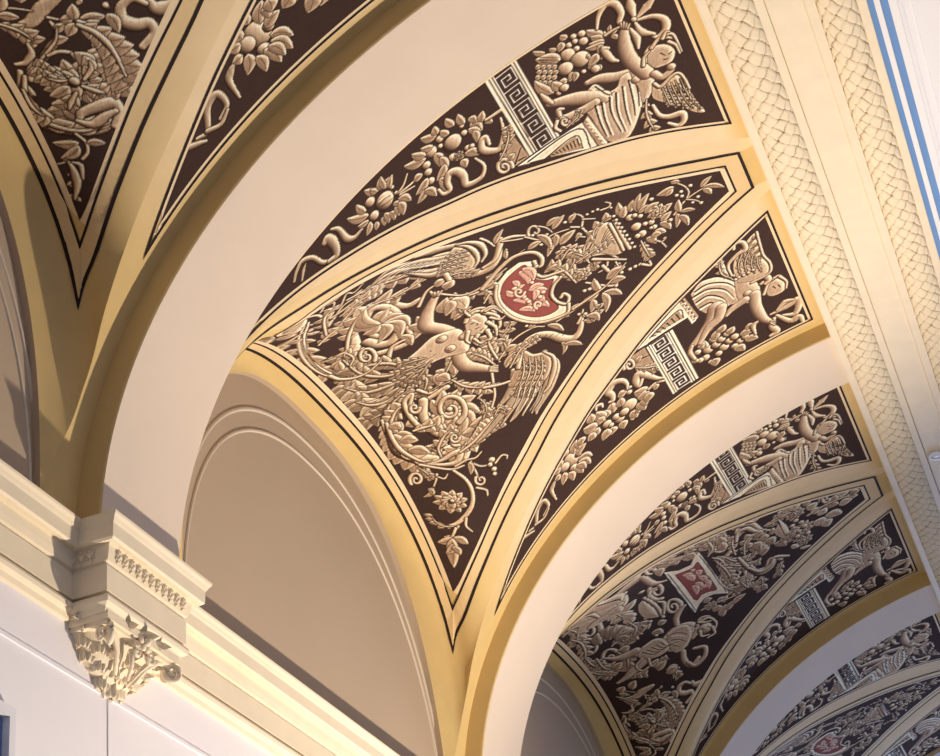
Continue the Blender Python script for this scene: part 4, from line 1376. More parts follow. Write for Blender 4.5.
ART_C="""C h
I 4
M 5 16 8 1544 -735 1503 -653 1535 -582 1556 -550
M 8 20 8 1512 -571 1523 -520 1430 -461 1414 -400 1492 -396 1523 -451
M 7 20 10 1511 -339 1410 -332 1375 -304 1363 -286
S 13 8 1523 -520 1547 -462 1516 -407
I 3
C n
B 64 1324 -140
B 39 1330 -196
B 30 1406 -154
B 25 1330 -87
L 22 10 1294 -108 1206 -48
L 22 10 1331 -99 1302 -16
L 22 10 1368 -102 1453 -28
L 22 10 1393 -112 1505 -61
L 23 10 1406 -154 1520 -127
L 22 10 1367 -212 1453 -262
L 22 10 1305 -210 1290 -266
L 22 10 1293 -193 1231 -203
L 22 10 1257 -141 1172 -129
L 20 10 1406 -191 1507 -196
L 20 10 1354 -231 1351 -281
L 20 10 1406 -130 1507 -98
B 52 1303 289
B 38 1345 205
B 33 1306 132
B 28 1309 195
B 22 1167 280
B 33 1325 247
B 20 1195 327
B 20 1342 148
B 22 1243 126
B 18 1437 265
L 30 10 1257 202 1160 220
L 27 10 1248 183 1155 136
L 30 10 1240 151 1132 122
L 25 10 1255 133 1195 109
L 32 10 1248 89 1174 11
L 25 10 1187 77 1110 95
L 28 10 1367 151 1423 118
L 30 10 1345 123 1410 63
L 25 10 1384 203 1462 198
L 28 10 1370 277 1457 293
L 25 10 1403 300 1406 344
L 28 10 1345 331 1449 353
L 25 10 1336 368 1420 368
L 32 10 1295 426 1227 349
L 32 10 1315 426 1303 345
L 28 10 1323 417 1397 382
L 25 10 1259 259 1181 275
L 25 10 1159 261 1170 324
L 20 10 1168 336 1141 345
L 25 10 1273 91 1305 19
L 28 10 1277 54 1307 -6
L 28 10 1271 -27 1248 -79
L 25 10 1221 -32 1284 -45
S 12 10 1295 426 1289 473 1319 518
L 17 10 1296 471 1345 455
L 15 10 1292 483 1295 515
I 4
M 7 34 12 1301 535 1257 494 1174 456 1109 423 1142 389 1204 390 1171 424
M 7 32 10 1157 329 1105 341 1048 322 1021 276 1054 231 1107 240 1152 229 1143 209
M 6 17 6 1119 126 1093 136 1107 165 1138 165
I 0
G 918 411 923 522 1167 524 1072 424
S 13 6 973 369 940 374 920 387 917 403 931 418 956 427 984 428 1005 422 1015 411 1011 399 998 390 980 387 963 389 954 394 953 401 959 406 968 408 974 406
A 32 5 0 1035 426 1106 478 1143 520 1180 519
L 19 10 1005 447 968 491
D 6 995 483 1014 519
I 2
K 1510 695 1497 528 933 530 935 698
Q 1509 679 1509 672 936 674 936 681
Q 1508 662 1500 555 934 557 936 664
Q 1499 545 1499 540 933 542 933 547
H 5 1505 653 1391 654
H 5 1391 654 1387 654
H 5 1493 653 1487 564
H 5 1487 564 1400 564
H 5 1400 564 1404 630
H 5 1404 630 1461 630
H 5 1461 630 1458 587
H 5 1458 587 1430 587
H 5 1430 587 1431 609
H 5 1387 654 1275 654
H 5 1275 654 1270 654
H 5 1375 654 1369 564
H 5 1369 564 1284 564
H 5 1284 564 1288 631
H 5 1288 631 1343 630
H 5 1343 630 1341 588
H 5 1341 588 1313 588
H 5 1313 588 1314 609
H 5 1270 654 1161 655
H 5 1161 655 1156 655
H 5 1259 654 1254 564
H 5 1254 564 1170 565
H 5 1170 565 1173 631
H 5 1173 631 1228 631
H 5 1228 631 1226 588
H 5 1226 588 1199 588
H 5 1199 588 1200 609
H 5 1156 655 1048 655
H 5 1048 655 1044 655
H 5 1145 655 1141 565
H 5 1141 565 1059 565
H 5 1059 565 1061 631
H 5 1061 631 1115 631
H 5 1115 631 1113 588
H 5 1113 588 1087 588
H 5 1087 588 1087 610
H 5 1044 655 938 655
H 5 938 655 934 655
H 5 1033 655 1030 565
H 5 1030 565 949 565
H 5 949 565 951 632
H 5 951 632 1004 632
H 5 1004 632 1003 589
H 5 1003 589 976 589
H 5 976 589 977 610
I 6
K 899 481 751 797 971 851 1000 803 923 799 913 552
G 876 571 810 773 900 779
D 5 878 587 891 607
D 5 870 621 892 637
D 5 861 654 893 667
D 5 852 687 893 697
D 5 842 720 893 727
D 5 832 753 893 758
D 5 913 552 923 799
D 5 876 571 810 773 900 779
G 755 796 740 833 962 854 979 816
D 5 748 815 970 835
H 5 778 806 789 825 811 809
H 5 822 809 833 829 856 812
H 5 867 812 878 832 901 815
H 5 912 815 923 835 946 819
H 5 958 818 969 839 992 822
I 3
C n
B 36 1315 813
B 32 1313 865
B 33 1382 897
B 32 1250 865
B 28 1295 904
B 28 1353 939
B 28 1344 976
B 28 1371 780
B 24 1364 747
B 25 1412 992
B 25 1402 1029
B 24 1276 943
B 24 1277 755
B 25 1432 952
B 25 1409 855
B 20 1440 794
L 24 10 1291 820 1176 802
L 24 10 1265 878 1185 918
L 24 10 1291 956 1247 1002
L 24 10 1348 1009 1395 1081
L 25 10 1426 1022 1483 1093
L 25 10 1441 950 1526 996
L 25 10 1427 816 1506 811
L 24 10 1324 741 1340 702
L 24 10 1233 921 1177 960
L 24 10 1239 818 1231 769
L 20 10 1328 1048 1335 1114
I 4
M 8 33 12 1328 1210 1335 1299 1324 1385 1438 1342 1397 1267
M 13 29 13 1370 1240 1488 1296 1492 1353 1565 1363
M 13 29 13 1382 1220 1443 1188 1522 1203 1529 1160
M 8 24 12 1320 1252 1285 1310 1298 1357
M 8 20 8 1325 1133 1346 1094 1434 1088
I 5
C s
P 70 746 871 696 940 717 1015 789 1086 890 1130 989 1130 1062 1084 1031 1027 1060 969 1018 914 889 868
D 6 743 894 744 975 826 1066 932 1102
H 7 761 892 762 973 844 1064 951 1101
D 6 779 874 788 963 867 1038 983 1066
H 7 797 872 806 961 886 1037 1002 1064
D 6 839 876 841 948 922 1007 995 1020
H 7 858 874 860 946 941 1005 1013 1018
D 6 903 881 913 944 986 973
H 7 922 879 932 942 1005 971
D 6 687 959 734 1042 851 1108
H 7 705 957 752 1041 869 1106
M 51 44 16 986 956 1081 906 1145 828 1194 738
M 12 16 12 1191 746 1234 720 1318 726
M 36 32 16 1014 982 1092 943 1128 866 1209 792
P 52 851 1108 882 1180 988 1218 1090 1202 1115 1137 1033 1085
B 27 1021 1144
M 37 33 16 1065 1176 1195 1156 1327 1166 1403 1198
M 28 24 12 1065 1117 1082 1029 1111 988
S 7 5 1390 1198 1412 1219
S 7 5 1400 1195 1432 1214
S 7 5 1410 1193 1452 1209
P 40 1073 1246 1022 1285 1023 1330 1089 1357 1162 1340 1173 1288 1144 1245
C n
S 12 6 1109 1221 1029 1273 1018 1325
S 12 6 1013 1294 1011 1343 1064 1363
S 12 6 1021 1341 1096 1365 1159 1350
S 12 6 1001 1231 988 1267 1018 1299
D 5 1082 1287 1109 1296
D 5 1093 1317 1122 1323
M 12 24 12 938 1215 943 1262 1000 1280 1021 1253
P 46 882 1122 711 1138 596 1223 534 1323 655 1318 757 1308 857 1325 941 1305 954 1243 927 1185
A 19 6 0 840 1149 722 1167 630 1230 572 1304
A 19 6 0 859 1186 751 1198 671 1244 634 1301
A 19 6 0 877 1224 780 1229 713 1259 698 1298
A 19 6 0 895 1261 809 1260 754 1274 762 1295
S 10 8 946 1187 944 1294 866 1323 762 1307 650 1313 534 1323
M 11 30 15 800 1115 719 1072 603 1085
A 26 4 0 815 1101 720 1062 585 1083
M 7 19 11 793 1107 686 1113 639 1180 630 1230 561 1232 539 1190 578 1174
B 12 839 1137
B 12 844 1165
B 12 843 1194
B 12 842 1116
B 12 842 1223
I 0"""
CV1=run(Canvas(1),ART_WEB1); CV2=run(Canvas(2),ART_WEB2); CVA=run(Canvas(3),ART_A); CVC=run(Canvas(4),ART_C)
def sample(cv,uv):
    x=(uv[:,0]-P0)/RES-.5; y=(uv[:,1]-Q0)/RES-.5; x=np.clip(x,0,cv.w-1.01); y=np.clip(y,0,cv.h-1.01); i=x.astype(int); j=y.astype(int); fx=(x-i)[:,None]; fy=(y-j)[:,None]; I=cv.im
    c=I[j,i]*(1-fx)*(1-fy)+I[j,i+1]*fx*(1-fy)+I[j+1,i]*(1-fx)*fy+I[j+1,i+1]*fx*fy
    return lin(np.clip(c,0,1)), cv.id[j,i]
def painted(root,S,f,yc,cv,names,res=.005,lift=.003):
    """S: grid of (X,s); builds the painted surface and splits it into its painted subjects"""
    X,s=S[...,0],S[...,1]; P=np.stack([X,s,f(X,s)],-1); uv=unwrap(P.reshape(-1,3)); W=P+np.array([0,yc,0]); N=inward(W,gnorm(W),yc); W=W+N*lift
    col,idm=sample(cv,uv); F=gridF(*X.shape); fid=idm[F[:,0]]
    # keep only little islands with their neighbours: majority of the quad
    q=idm[F]; fid=np.where((q[:,0]==q[:,2])|(q[:,0]==q[:,1]),q[:,0],np.where(q[:,1]==q[:,3],q[:,1],q[:,2]))
    nu_,nv_=X.shape; L=fid.reshape(nu_-1,nv_-1).astype(int); lab=np.zeros(L.shape,int); par=[0]
    def find(i):
        while par[i]!=i: par[i]=par[par[i]]; i=par[i]
        return i
    prev=[]
    for i in range(L.shape[0]):       # connected painted subjects, row by row
        row=L[i]; e=np.flatnonzero(np.diff(row))+1; st=np.r_[0,e]; en=np.r_[e,len(row)]; cur=[]
        for a_,b_ in zip(st,en):
            v=row[a_]
            if v==0: continue
            k=0
            for (pa,pb,pv,pk) in prev:
                if pv==v and pa<b_ and pb>a_:
                    r_=find(pk)
                    if k: par[r_]=find(k)
                    else: k=r_
            if not k: par.append(len(par)); k=len(par)-1
            lab[i,a_:b_]=k; cur.append((a_,b_,v,k))
        prev=cur
    root_=np.array([find(i) for i in range(len(par))]); lab=root_[lab].ravel(); cnt=np.bincount(lab,minlength=len(par)); L=L.ravel(); small=cnt[lab]<max(30,.35/res_area(res)); lab[small]=0; L[small]=0
    Vf=W.reshape(-1,3)
    for k in np.unique(lab):
        G=F[lab==k]; nm=names.get(int(L[lab==k][0]),'painted_field') if k else 'painted_field'
        u,inv=np.unique(G,return_inverse=True); mesh(nm,Vf[u],inv.reshape(-1,4),M['paint'],root,col=col[u])
def res_area(r): return (r/.006)**2*.006
def strip(name,P,w,f,yc,m,root,lift=.003,closed=True):
    """line of width w painted along the (X,s) polyline P"""
    P=np.asarray(P,float); n=len(P); Z=np.stack([P[:,0],P[:,1],f(P[:,0],P[:,1])],-1)
    e=1e-3; X,s=P[:,0],P[:,1]; fx=(f(X+e,s)-f(X-e,s))/(2*e); fs=(f(X,s+e)-f(X,s-e))/(2*e); N=np.stack([-fx,-fs,np.ones(n)],-1); N=np.clip(N,-12,12); N/=np.linalg.norm(N,axis=1,keepdims=True); N=-N
    if closed: a=np.roll(Z,1,0); b=np.roll(Z,-1,0)
    else: a=np.vstack([Z[:1]*2-Z[1:2],Z[:-1]]); b=np.vstack([Z[1:],Z[-1:]*2-Z[-2:-1]])
    t1=Z-a; t2=b-Z; t1/=np.linalg.norm(t1,axis=1,keepdims=True)+1e-9; t2/=np.linalg.norm(t2,axis=1,keepdims=True)+1e-9
    s1=np.cross(t1,N); s2=np.cross(t2,N); m_=s1+s2; m_/=np.linalg.norm(m_,axis=1,keepdims=True)+1e-9; k=1/np.clip((m_*s1).sum(1),.22,1); m_*=k[:,None]
    Z=Z+N*lift+np.array([0,yc,0]); V=np.vstack([Z-m_*w/2,Z+m_*w/2]); r=n if closed else n-1
    F=[(i,(i+1)%n,n+(i+1)%n,n+i) for i in range(r)]
    return mesh(name,V,F,m,root,smooth_=False)
def dens(P,d=.02):
    P=np.asarray(P,float); o=[]
    for a,b in zip(P[:-1],P[1:]):
        k=max(1,int(math.hypot(*(b-a))/d)); o+=[a+(b-a)*i/k for i in range(k)]
    return o+[P[-1]]
UB={'D':(.078,TB['TRD'][0][0]-.078,2.22),'1':(.045,TB['TR1'][0][0]-.045,2.25),'2':(-.012,TB['TR2'][0][0]+.012,2.335)}
def web_loop(k):
    x0,dx,xt=UB[k]; R=[p for p in np.array(TB['TR'+k])]; L=[p for p in np.array(TB['TL'+k])]
    R=smooth(np.array(R+[np.array([xt,R[-1][1]])]) if R[-1][0]<xt-.02 else np.array(R),3); L=smooth(np.array(L),3); R[-1,0]=xt; L[-1,0]=xt
    tr,tl=R[0],L[0]; u=np.linspace(1,0,60)[1:-1]
    up=[(x0+dx*abs(2*t-1)**6, -tl[1]+(tr[1]+tl[1])*t) for t in u]     # along the lunette, right to left
    loop=dens(R)[:]+dens([R[-1],(xt,-L[-1,1])],.02)[1:]+dens([(p[0],-p[1]) for p in L[::-1]])[1:]+up[::-1]
    return np.array(loop)
def web_panel(yc,cv,names,res,label,grp=None):
    t=empty('painted_ceiling_panel',(1.,yc,2.0),label,'ceiling painting',grp)
    R=np.array(TB['TRD']); L=np.array(TB['TLD']); nu=int(2.15/res); nv=int(2.9/res)
    a=np.linspace(-1,1,nv)[None,:]; v=np.linspace(0,1,nu)[:,None]**1.0
    X0=.078+(TB['TRD'][0][0]-.078)*np.abs(a)**6; X=X0+(2.22-X0)*v; bR=np.interp(X,R[:,0],R[:,1]); bL=np.interp(X,L[:,0],L[:,1]); s=np.where(a>0,a*bR,a*bL)
    painted(t,np.stack([X,s],-1),fweb,yc,cv,names,res)
    # pale strip between the picture and its first outline, then the two outlines
    A_=web_loop('D'); B_=web_loop('1'); n=400
    def rs(P):
        P=np.vstack([P,P[:1]]); d=np.r_[0,np.cumsum(np.hypot(*np.diff(P,axis=0).T))]; return P,d
    strip('inner_outline',B_,.011,fweb,yc,M['line'],t,.004); strip('outer_outline',web_loop('2'),.0165,fweb,yc,M['line'],t,.004)
    def near(A,B): return np.array([B[np.argmin(((B-p)**2).sum(1))] for p in A])
    Pa=A_; Pb=near(A_,B_); O_=web_loop('2'); Pc=near(O_,B_)
    def up3(P,l): Z=np.stack([P[:,0],P[:,1]+yc,fweb(P[:,0],P[:,1])],-1); d=np.array([2.6,yc,-2.5])-Z; return Z+d/np.linalg.norm(d,axis=1,keepdims=True)*l
    m=len(Pa); V=np.vstack([up3(Pa,.003),up3(Pb,.003)]); mesh('border_strip',V,[(i,(i+1)%m,m+(i+1)%m,m+i) for i in range(m)],M['pale'],t,smooth_=False)
    m=len(O_); V=np.vstack([up3(O_,.0025),up3(Pc,.0025)]); mesh('border_band',V,[(i,(i+1)%m,m+(i+1)%m,m+i) for i in range(m)],M['band'],t,smooth_=False)
    return t
def bar_loop(sd,d=0.):
    G0=smooth(np.array(TB['TG']),3); G=G0[(G0[:,0]>.25+2.2*d)&(G0[:,0]<2.345-d)]
    P=[(.25+2.2*d,1.607-d)]+[(x,s+d*1.15) for x,s in G]+[(2.355-d,np.interp(2.355-d,G0[:,0],G0[:,1])+d*1.15)]
    q=dens(P)+dens([P[-1],(2.355-d,1.607-d)])[1:]+dens([(2.355-d,1.607-d),(.25+2.2*d,1.607-d)])[1:-1]
    return np.array([(x,s*sd) for x,s in q])
def bar_panel(yc,sd,cv,names,res,label,grp=None):
    t=empty('painted_spandrel_panel',(1.,yc+sd*1.3,1.8),label,'ceiling painting',grp); d=.02
    nu=int(2.3/res); nv=int(1.15/res); v=np.linspace(0,1,nu)[:,None]; a=np.linspace(0,1,nv)[None,:]
    X=(.25+2.2*d)+(2.355-d-.25-2.2*d)*v+0*a; G=np.array(TB['TG']); g=np.minimum(np.interp(X,G[:,0],G[:,1])+d*1.15,1.607-d-.001); s=(g+(1.607-d-g)*a)*sd
    painted(t,np.stack([X,s],-1),fbar,yc,cv,names,res)
    strip('outline',bar_loop(sd),.012,fbar,yc,M['line'],t,.004)
    A_=bar_loop(sd,d); B_=bar_loop(sd,.006)
    i_=np.array([B_[np.argmin(((B_-p)**2).sum(1))] for p in A_]); m=len(A_)
    def up3(P): Z=np.stack([P[:,0],P[:,1]+yc,fbar(P[:,0],P[:,1])],-1); e=np.array([2.6,yc,-2.5])-Z; return Z+e/np.linalg.norm(e,axis=1,keepdims=True)*.003
    mesh('border_strip',np.vstack([up3(A_),up3(i_)]),[(i,(i+1)%m,m+(i+1)%m,m+i) for i in range(m)],M['pale'],t,smooth_=False)
    return t

# ---------------- setting ----------------
BAYS=(0,4,8,12); RIBS=(-2,2,6,10,14); XW=-.145
def seg_ceiling(yc):
    OC=lin((.86,.75,.525)); PL=lin((.94,.845,.70)); V=[];F=[];Cc=[]
    # web
    nu,nv=110,150; v=np.linspace(0,1,nu)[:,None]; a=np.sin(np.linspace(-1,1,nv)*PI/2)[None,:]; X=-.1+2.54*v**1.25+0*a; s=a*sgs(X,a+0*X)
    P=np.stack([X,s+yc,fweb(X,s)],-1).reshape(-1,3); c=np.tile(OC,(len(P),1)); r=np.abs(s)/sgs(X,s); o2=np.interp(X,*np.array(TB['TR2']).T)/sg(X)
    k=np.clip((r-o2+.01)/.02,0,1)*np.clip((X-.25)/.5,0,1)*.8; k=k.reshape(-1,1); c=c*(1-k)+PL*k
    V.append(P);F.append(gridF(nu,nv));Cc.append(c); n0=len(P)
    for sd in (-1,1):
        nu,nv=110,24; v=np.linspace(0,1,nu)[:,None]; a=np.linspace(0,1,nv)[None,:]; X=-.1+2.54*v**1.5+0*a; g=sgs(X,sd+0*X); s=g+(1.72-g)*a
        P=np.stack([X,sd*s+yc,zb(X)],-1).reshape(-1,3); ll=np.interp(X,*np.array(TB['TG']).T); k=np.clip((X-.2)/.4,0,1)*np.clip(1.25-(X-2.28)/.1,0,1).clip(0,1)*np.clip((1.64-s)/.03,0,1); k=k.reshape(-1,1); c=OC*(1-k)+PL*k
        V.append(P);F.append(gridF(nu,nv)+n0);Cc.append(c); n0+=len(P)
    o=mesh('ceiling',np.concatenate(V),np.concatenate(F),M['paint'],col=np.concatenate(Cc)); tag(o,kind='structure'); return o
for yc in (-4,)+BAYS:
    seg_ceiling(yc)
    s_=1.47*np.sin(np.linspace(-PI/2,PI/2,120)); z_=fweb(np.full(120,-.1),s_); V=[(x,yc+s_[i],z_[i]) for x in (-.1,-.1301) for i in range(120)]
    tag(mesh('trim_6',V,[(i,i+1,121+i,120+i) for i in range(119)],M['taupe']),kind='structure')
# wall: the lunette field above the cornice, the panelled wall below it
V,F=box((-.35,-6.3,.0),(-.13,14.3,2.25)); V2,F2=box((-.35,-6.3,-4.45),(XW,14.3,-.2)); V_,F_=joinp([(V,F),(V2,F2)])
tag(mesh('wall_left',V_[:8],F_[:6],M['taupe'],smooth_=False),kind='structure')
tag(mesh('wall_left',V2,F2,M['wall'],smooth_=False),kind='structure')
tag(mesh('floor',*box((-.35,-8,-4.6),(7,16,-4.45)),M['floor'],smooth_=False),kind='structure')
# lunette mouldings
def ring(yc,a,h,n,w,d):
    V=[];F=[];k=90
    for i in range(k+1):
        t=PI*i/k; c,s_=math.cos(t),math.sin(t); e=2/n; y=a*math.copysign(abs(c)**e,c); z=h*abs(s_)**e
        dy=math.copysign(abs(c)**(2-e),c)/a; dz=abs(s_)**(2-e)/h; l=math.hypot(dy,dz); dy/=l;dz/=l
        for q,x in ((-w/2,-.13),(-w/3,-.13+d*.8),(0,-.13+d),(w/3,-.13+d*.8),(w/2,-.13)): V.append((x,yc+y+dy*q,z+dz*q))
    for i in range(k):
        for j in range(4): F.append((i*5+j,i*5+j+1,(i+1)*5+j+1,(i+1)*5+j))
    return V,F
for yc in BAYS:
    V,F=joinp([ring(yc+.02,1.49,1.49,2.2,.02,.008),ring(yc+.02,1.435,1.378,2.2,.017,.008)])
    tag(mesh('trim_1',V,F,M['ring'],smooth_=False),kind='structure')
# wall panel mouldings
L=[box((XW-.01,-6.2,-.447),(XW+.006,14.2,-.433))]
for y in RIBS: L.append(box((XW-.01,y+.01,-4.3),(XW+.004,y+.022,-.44)))
tag(mesh('trim_2',*joinp(L),M['wall'],smooth_=False),kind='structure')
# cornice
PROF=[(-.06,-.03),(-.06,.052),(.098,.058),(.105,.053),(.103,.044),(.094,.034),(.089,.025),(.084,.018),(.081,-.03),(.072,-.037),(.050,-.033),(.046,-.040),(.040,-.066),(.032,-.088),(.020,-.092),(.020,-.097),(.027,-.102),(.025,-.196),(-.012,-.198),(-.012,-.208),(.030,-.211),(.034,-.222),(.030,-.236),(.012,-.246),(.006,-.262),(-.04,-.264)]
tag(sweep('trim_3',PROF,[((XW+.01,-6.2),(1,0)),((XW+.01,14.2),(1,0))],M['stone']),kind='structure')
# central beam of the ceiling, the flat coffer beyond it
BP=[(2.42,2.40),(2.425,2.155),(2.435,2.150),(2.47,2.150),(2.475,2.165),(2.655,2.165),(2.66,2.155),(2.70,2.155),(2.701,2.19),(2.707,2.19),(2.708,2.158),(2.855,2.155),(2.862,2.146),(2.905,2.146),(2.91,2.165),(3.07,2.165),(3.075,2.148),(3.115,2.148),(3.118,2.175),(3.118,2.40)]
tag(mesh('trim_7',[(x,y,z) for y in (-6.3,14.3) for x,z in BP],[(j,j+1,len(BP)+j+1,len(BP)+j) for j in range(len(BP)-1)],M['stone'],smooth_=False),kind='structure')
CP=[(3.145,2.2),(3.145,2.165),(3.17,2.16),(3.172,2.2)]; CP2=[(3.205,2.2),(3.205,2.165),(3.24,2.16),(3.243,2.178),(3.262,2.178),(3.264,2.186),(3.30,2.186),(3.302,2.178),(3.5,2.178),(3.52,2.19),(6.2,2.19),(6.2,2.3)]
for i,c in enumerate((CP,CP2)):
    tag(mesh('trim_4',[(x,y,z) for y in (-6.3,14.3) for x,z in c],[(j,j+1,len(c)+j+1,len(c)+j) for j in range(len(c)-1)],M['white'],smooth_=False),kind='structure')
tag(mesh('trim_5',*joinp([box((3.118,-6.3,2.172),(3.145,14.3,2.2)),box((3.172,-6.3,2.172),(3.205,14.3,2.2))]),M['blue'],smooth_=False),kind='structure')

# ---------------- laurel garland mouldings on the beam ----------------
def garland(x0,x1,label,seed):
    rng=np.random.default_rng(seed); w=x1-x0; R=w/2; ny=2800; na=46; y=np.linspace(-2.2,14.2,ny)[:,None]; a=np.linspace(0,PI,na)[None,:]
    Lp=.108; cols=3.5; u=a/PI*cols; yy=y+0*a
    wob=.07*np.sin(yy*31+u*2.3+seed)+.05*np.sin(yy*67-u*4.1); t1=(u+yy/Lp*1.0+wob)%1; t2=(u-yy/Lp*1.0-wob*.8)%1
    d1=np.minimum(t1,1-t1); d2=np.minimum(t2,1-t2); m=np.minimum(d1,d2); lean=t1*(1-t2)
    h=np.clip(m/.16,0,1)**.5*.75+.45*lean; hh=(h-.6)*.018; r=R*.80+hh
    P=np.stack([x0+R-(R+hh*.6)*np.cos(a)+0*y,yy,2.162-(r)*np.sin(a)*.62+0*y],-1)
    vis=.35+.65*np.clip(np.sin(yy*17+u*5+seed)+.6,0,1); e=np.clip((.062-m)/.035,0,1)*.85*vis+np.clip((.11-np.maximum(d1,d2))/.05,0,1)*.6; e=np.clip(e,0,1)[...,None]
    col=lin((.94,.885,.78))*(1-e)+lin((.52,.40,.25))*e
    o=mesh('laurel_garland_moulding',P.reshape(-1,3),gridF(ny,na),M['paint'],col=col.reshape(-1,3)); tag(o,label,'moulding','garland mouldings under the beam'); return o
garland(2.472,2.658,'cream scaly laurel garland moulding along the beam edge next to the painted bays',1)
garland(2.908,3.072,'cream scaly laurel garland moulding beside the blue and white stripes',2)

# ---------------- transverse arches ----------------
t=np.linspace(0,1.365,72); AX=CX*(1-np.cos(t)); AZ=2.2403*np.sin(t); AX=np.r_[0,AX]; AZ=np.r_[-.02,AZ]
n=len(AX); nx=-np.gradient(AZ); nz=np.gradient(AX); l=np.hypot(nx,nz); nx/=l; nz/=l
AL={-2:'cream transverse arch at the near end of the vault, closest to the viewer',2:'wide cream transverse arch rising from the ornate corbel',6:'cream transverse arch between the first and second painted bays',10:'bluish cream transverse arch beyond the red tablet painting',14:'farthest transverse arch deep in the vault'}
for y in RIBS:
    h=RW/2; b=.006
    if y in (-2,14):   # ends of the vault
        V=[(AX[i],y+q,AZ[i]) for q in (-h,h) for i in range(n)]; tag(mesh('trim_8',V,[(i,i+1,n+i+1,n+i) for i in range(n-1)],M['cream']),kind='structure'); continue
    r=empty('transverse_arch',(0,y,0),AL[y],'arch','transverse arches of the vault')
    S=[(AX[i],y+q,AZ[i]) for q in (-h+b,h-b) for i in range(n)]
    mesh('soffit',S,[(i,i+1,n+i+1,n+i) for i in range(n-1)],M['cream'],r)
    for sd in (-1,1):
        V=[]
        for q,d in ((h-b,0.),(h,b),(h,.14)): V+=[(AX[i]+nx[i]*d,y+sd*q,AZ[i]+nz[i]*d) for i in range(n)]
        mesh('side_face',V,[(j*n+i,j*n+i+1,(j+1)*n+i+1,(j+1)*n+i) for j in range(2) for i in range(n-1)],M['ochre'],r,smooth_=False)

# ---------------- cornice blocks and corbels ----------------
def acanthus(base,out,side,height,width,curl,lobes=5,seed=0):
    """one carved leaf: grows along -out/up from base, tip curls outward"""
    base=np.array(base,float); out=np.array(out,float); out/=np.linalg.norm(out); side=np.array(side,float); nu,nv=30,21; V=[]
    for i in range(nu):
        t=i/(nu-1); a=t*t*curl; # path: rises then bends outward and down
        z=height*(math.sin(min(t,.82)/.82*PI/2)) - (height*.30*max(0,(t-.72)/.28)**1.6); o=.012+height*.85*t**2.4*(.55+.45*curl)
        wv=width*(math.sin(PI*min(1,.14+t*.86))**.55)*(1+.20*abs(math.sin(lobes*PI*t)))
        if t>.93: wv*=.6
        for j in range(nv):
            u=j/(nv-1)*2-1; fl=.0045*math.cos(u*PI*4)*(1-t*.3)+.004*math.sin(lobes*2*PI*t)*abs(u); rib=.005*math.exp(-(u/.12)**2)
            bend=-.30*width*u*u
            V.append(base+side*u*wv*.5+out*(o+fl+rib+bend)+np.array([0,0,z-.2*abs(u)*height*.22]))
    F=[(i*nv+j,(i+1)*nv+j,(i+1)*nv+j+1,i*nv+j+1) for i in range(nu-1) for j in range(nv-1)]
    # give it thickness
    k=len(V); V2=[v-out*.007 for v in V]; F+= [tuple(reversed([q+k for q in f])) for f in F]
    ed=[(i*nv) for i in range(nu)]; 
    for i in range(nu-1):
        for j0 in (0,nv-1): a_,b_=i*nv+j0,(i+1)*nv+j0; F.append((a_,b_,b_+k,a_+k))
    for j in range(nv-1):
        for i0 in (0,nu-1): a_,b_=i0*nv+j,i0*nv+j+1; F.append((a_,b_,b_+k,a_+k))
    return V+V2,F
def spiral3(c,ax,r,turn,rad,sgn=1):
    c=np.array(c,float); ax=np.array(ax,float); ax/=np.linalg.norm(ax); P=[]
    for i in range(40):
        t=i/39; a=PI/2+sgn*turn*2*PI*t; rr=r*(1-t)**.8+.004; P.append(c+ax*rr*math.cos(a)+np.array([0,0,1])*rr*math.sin(a))
    return tubep(P,np.linspace(rad,rad*.55,40),8)
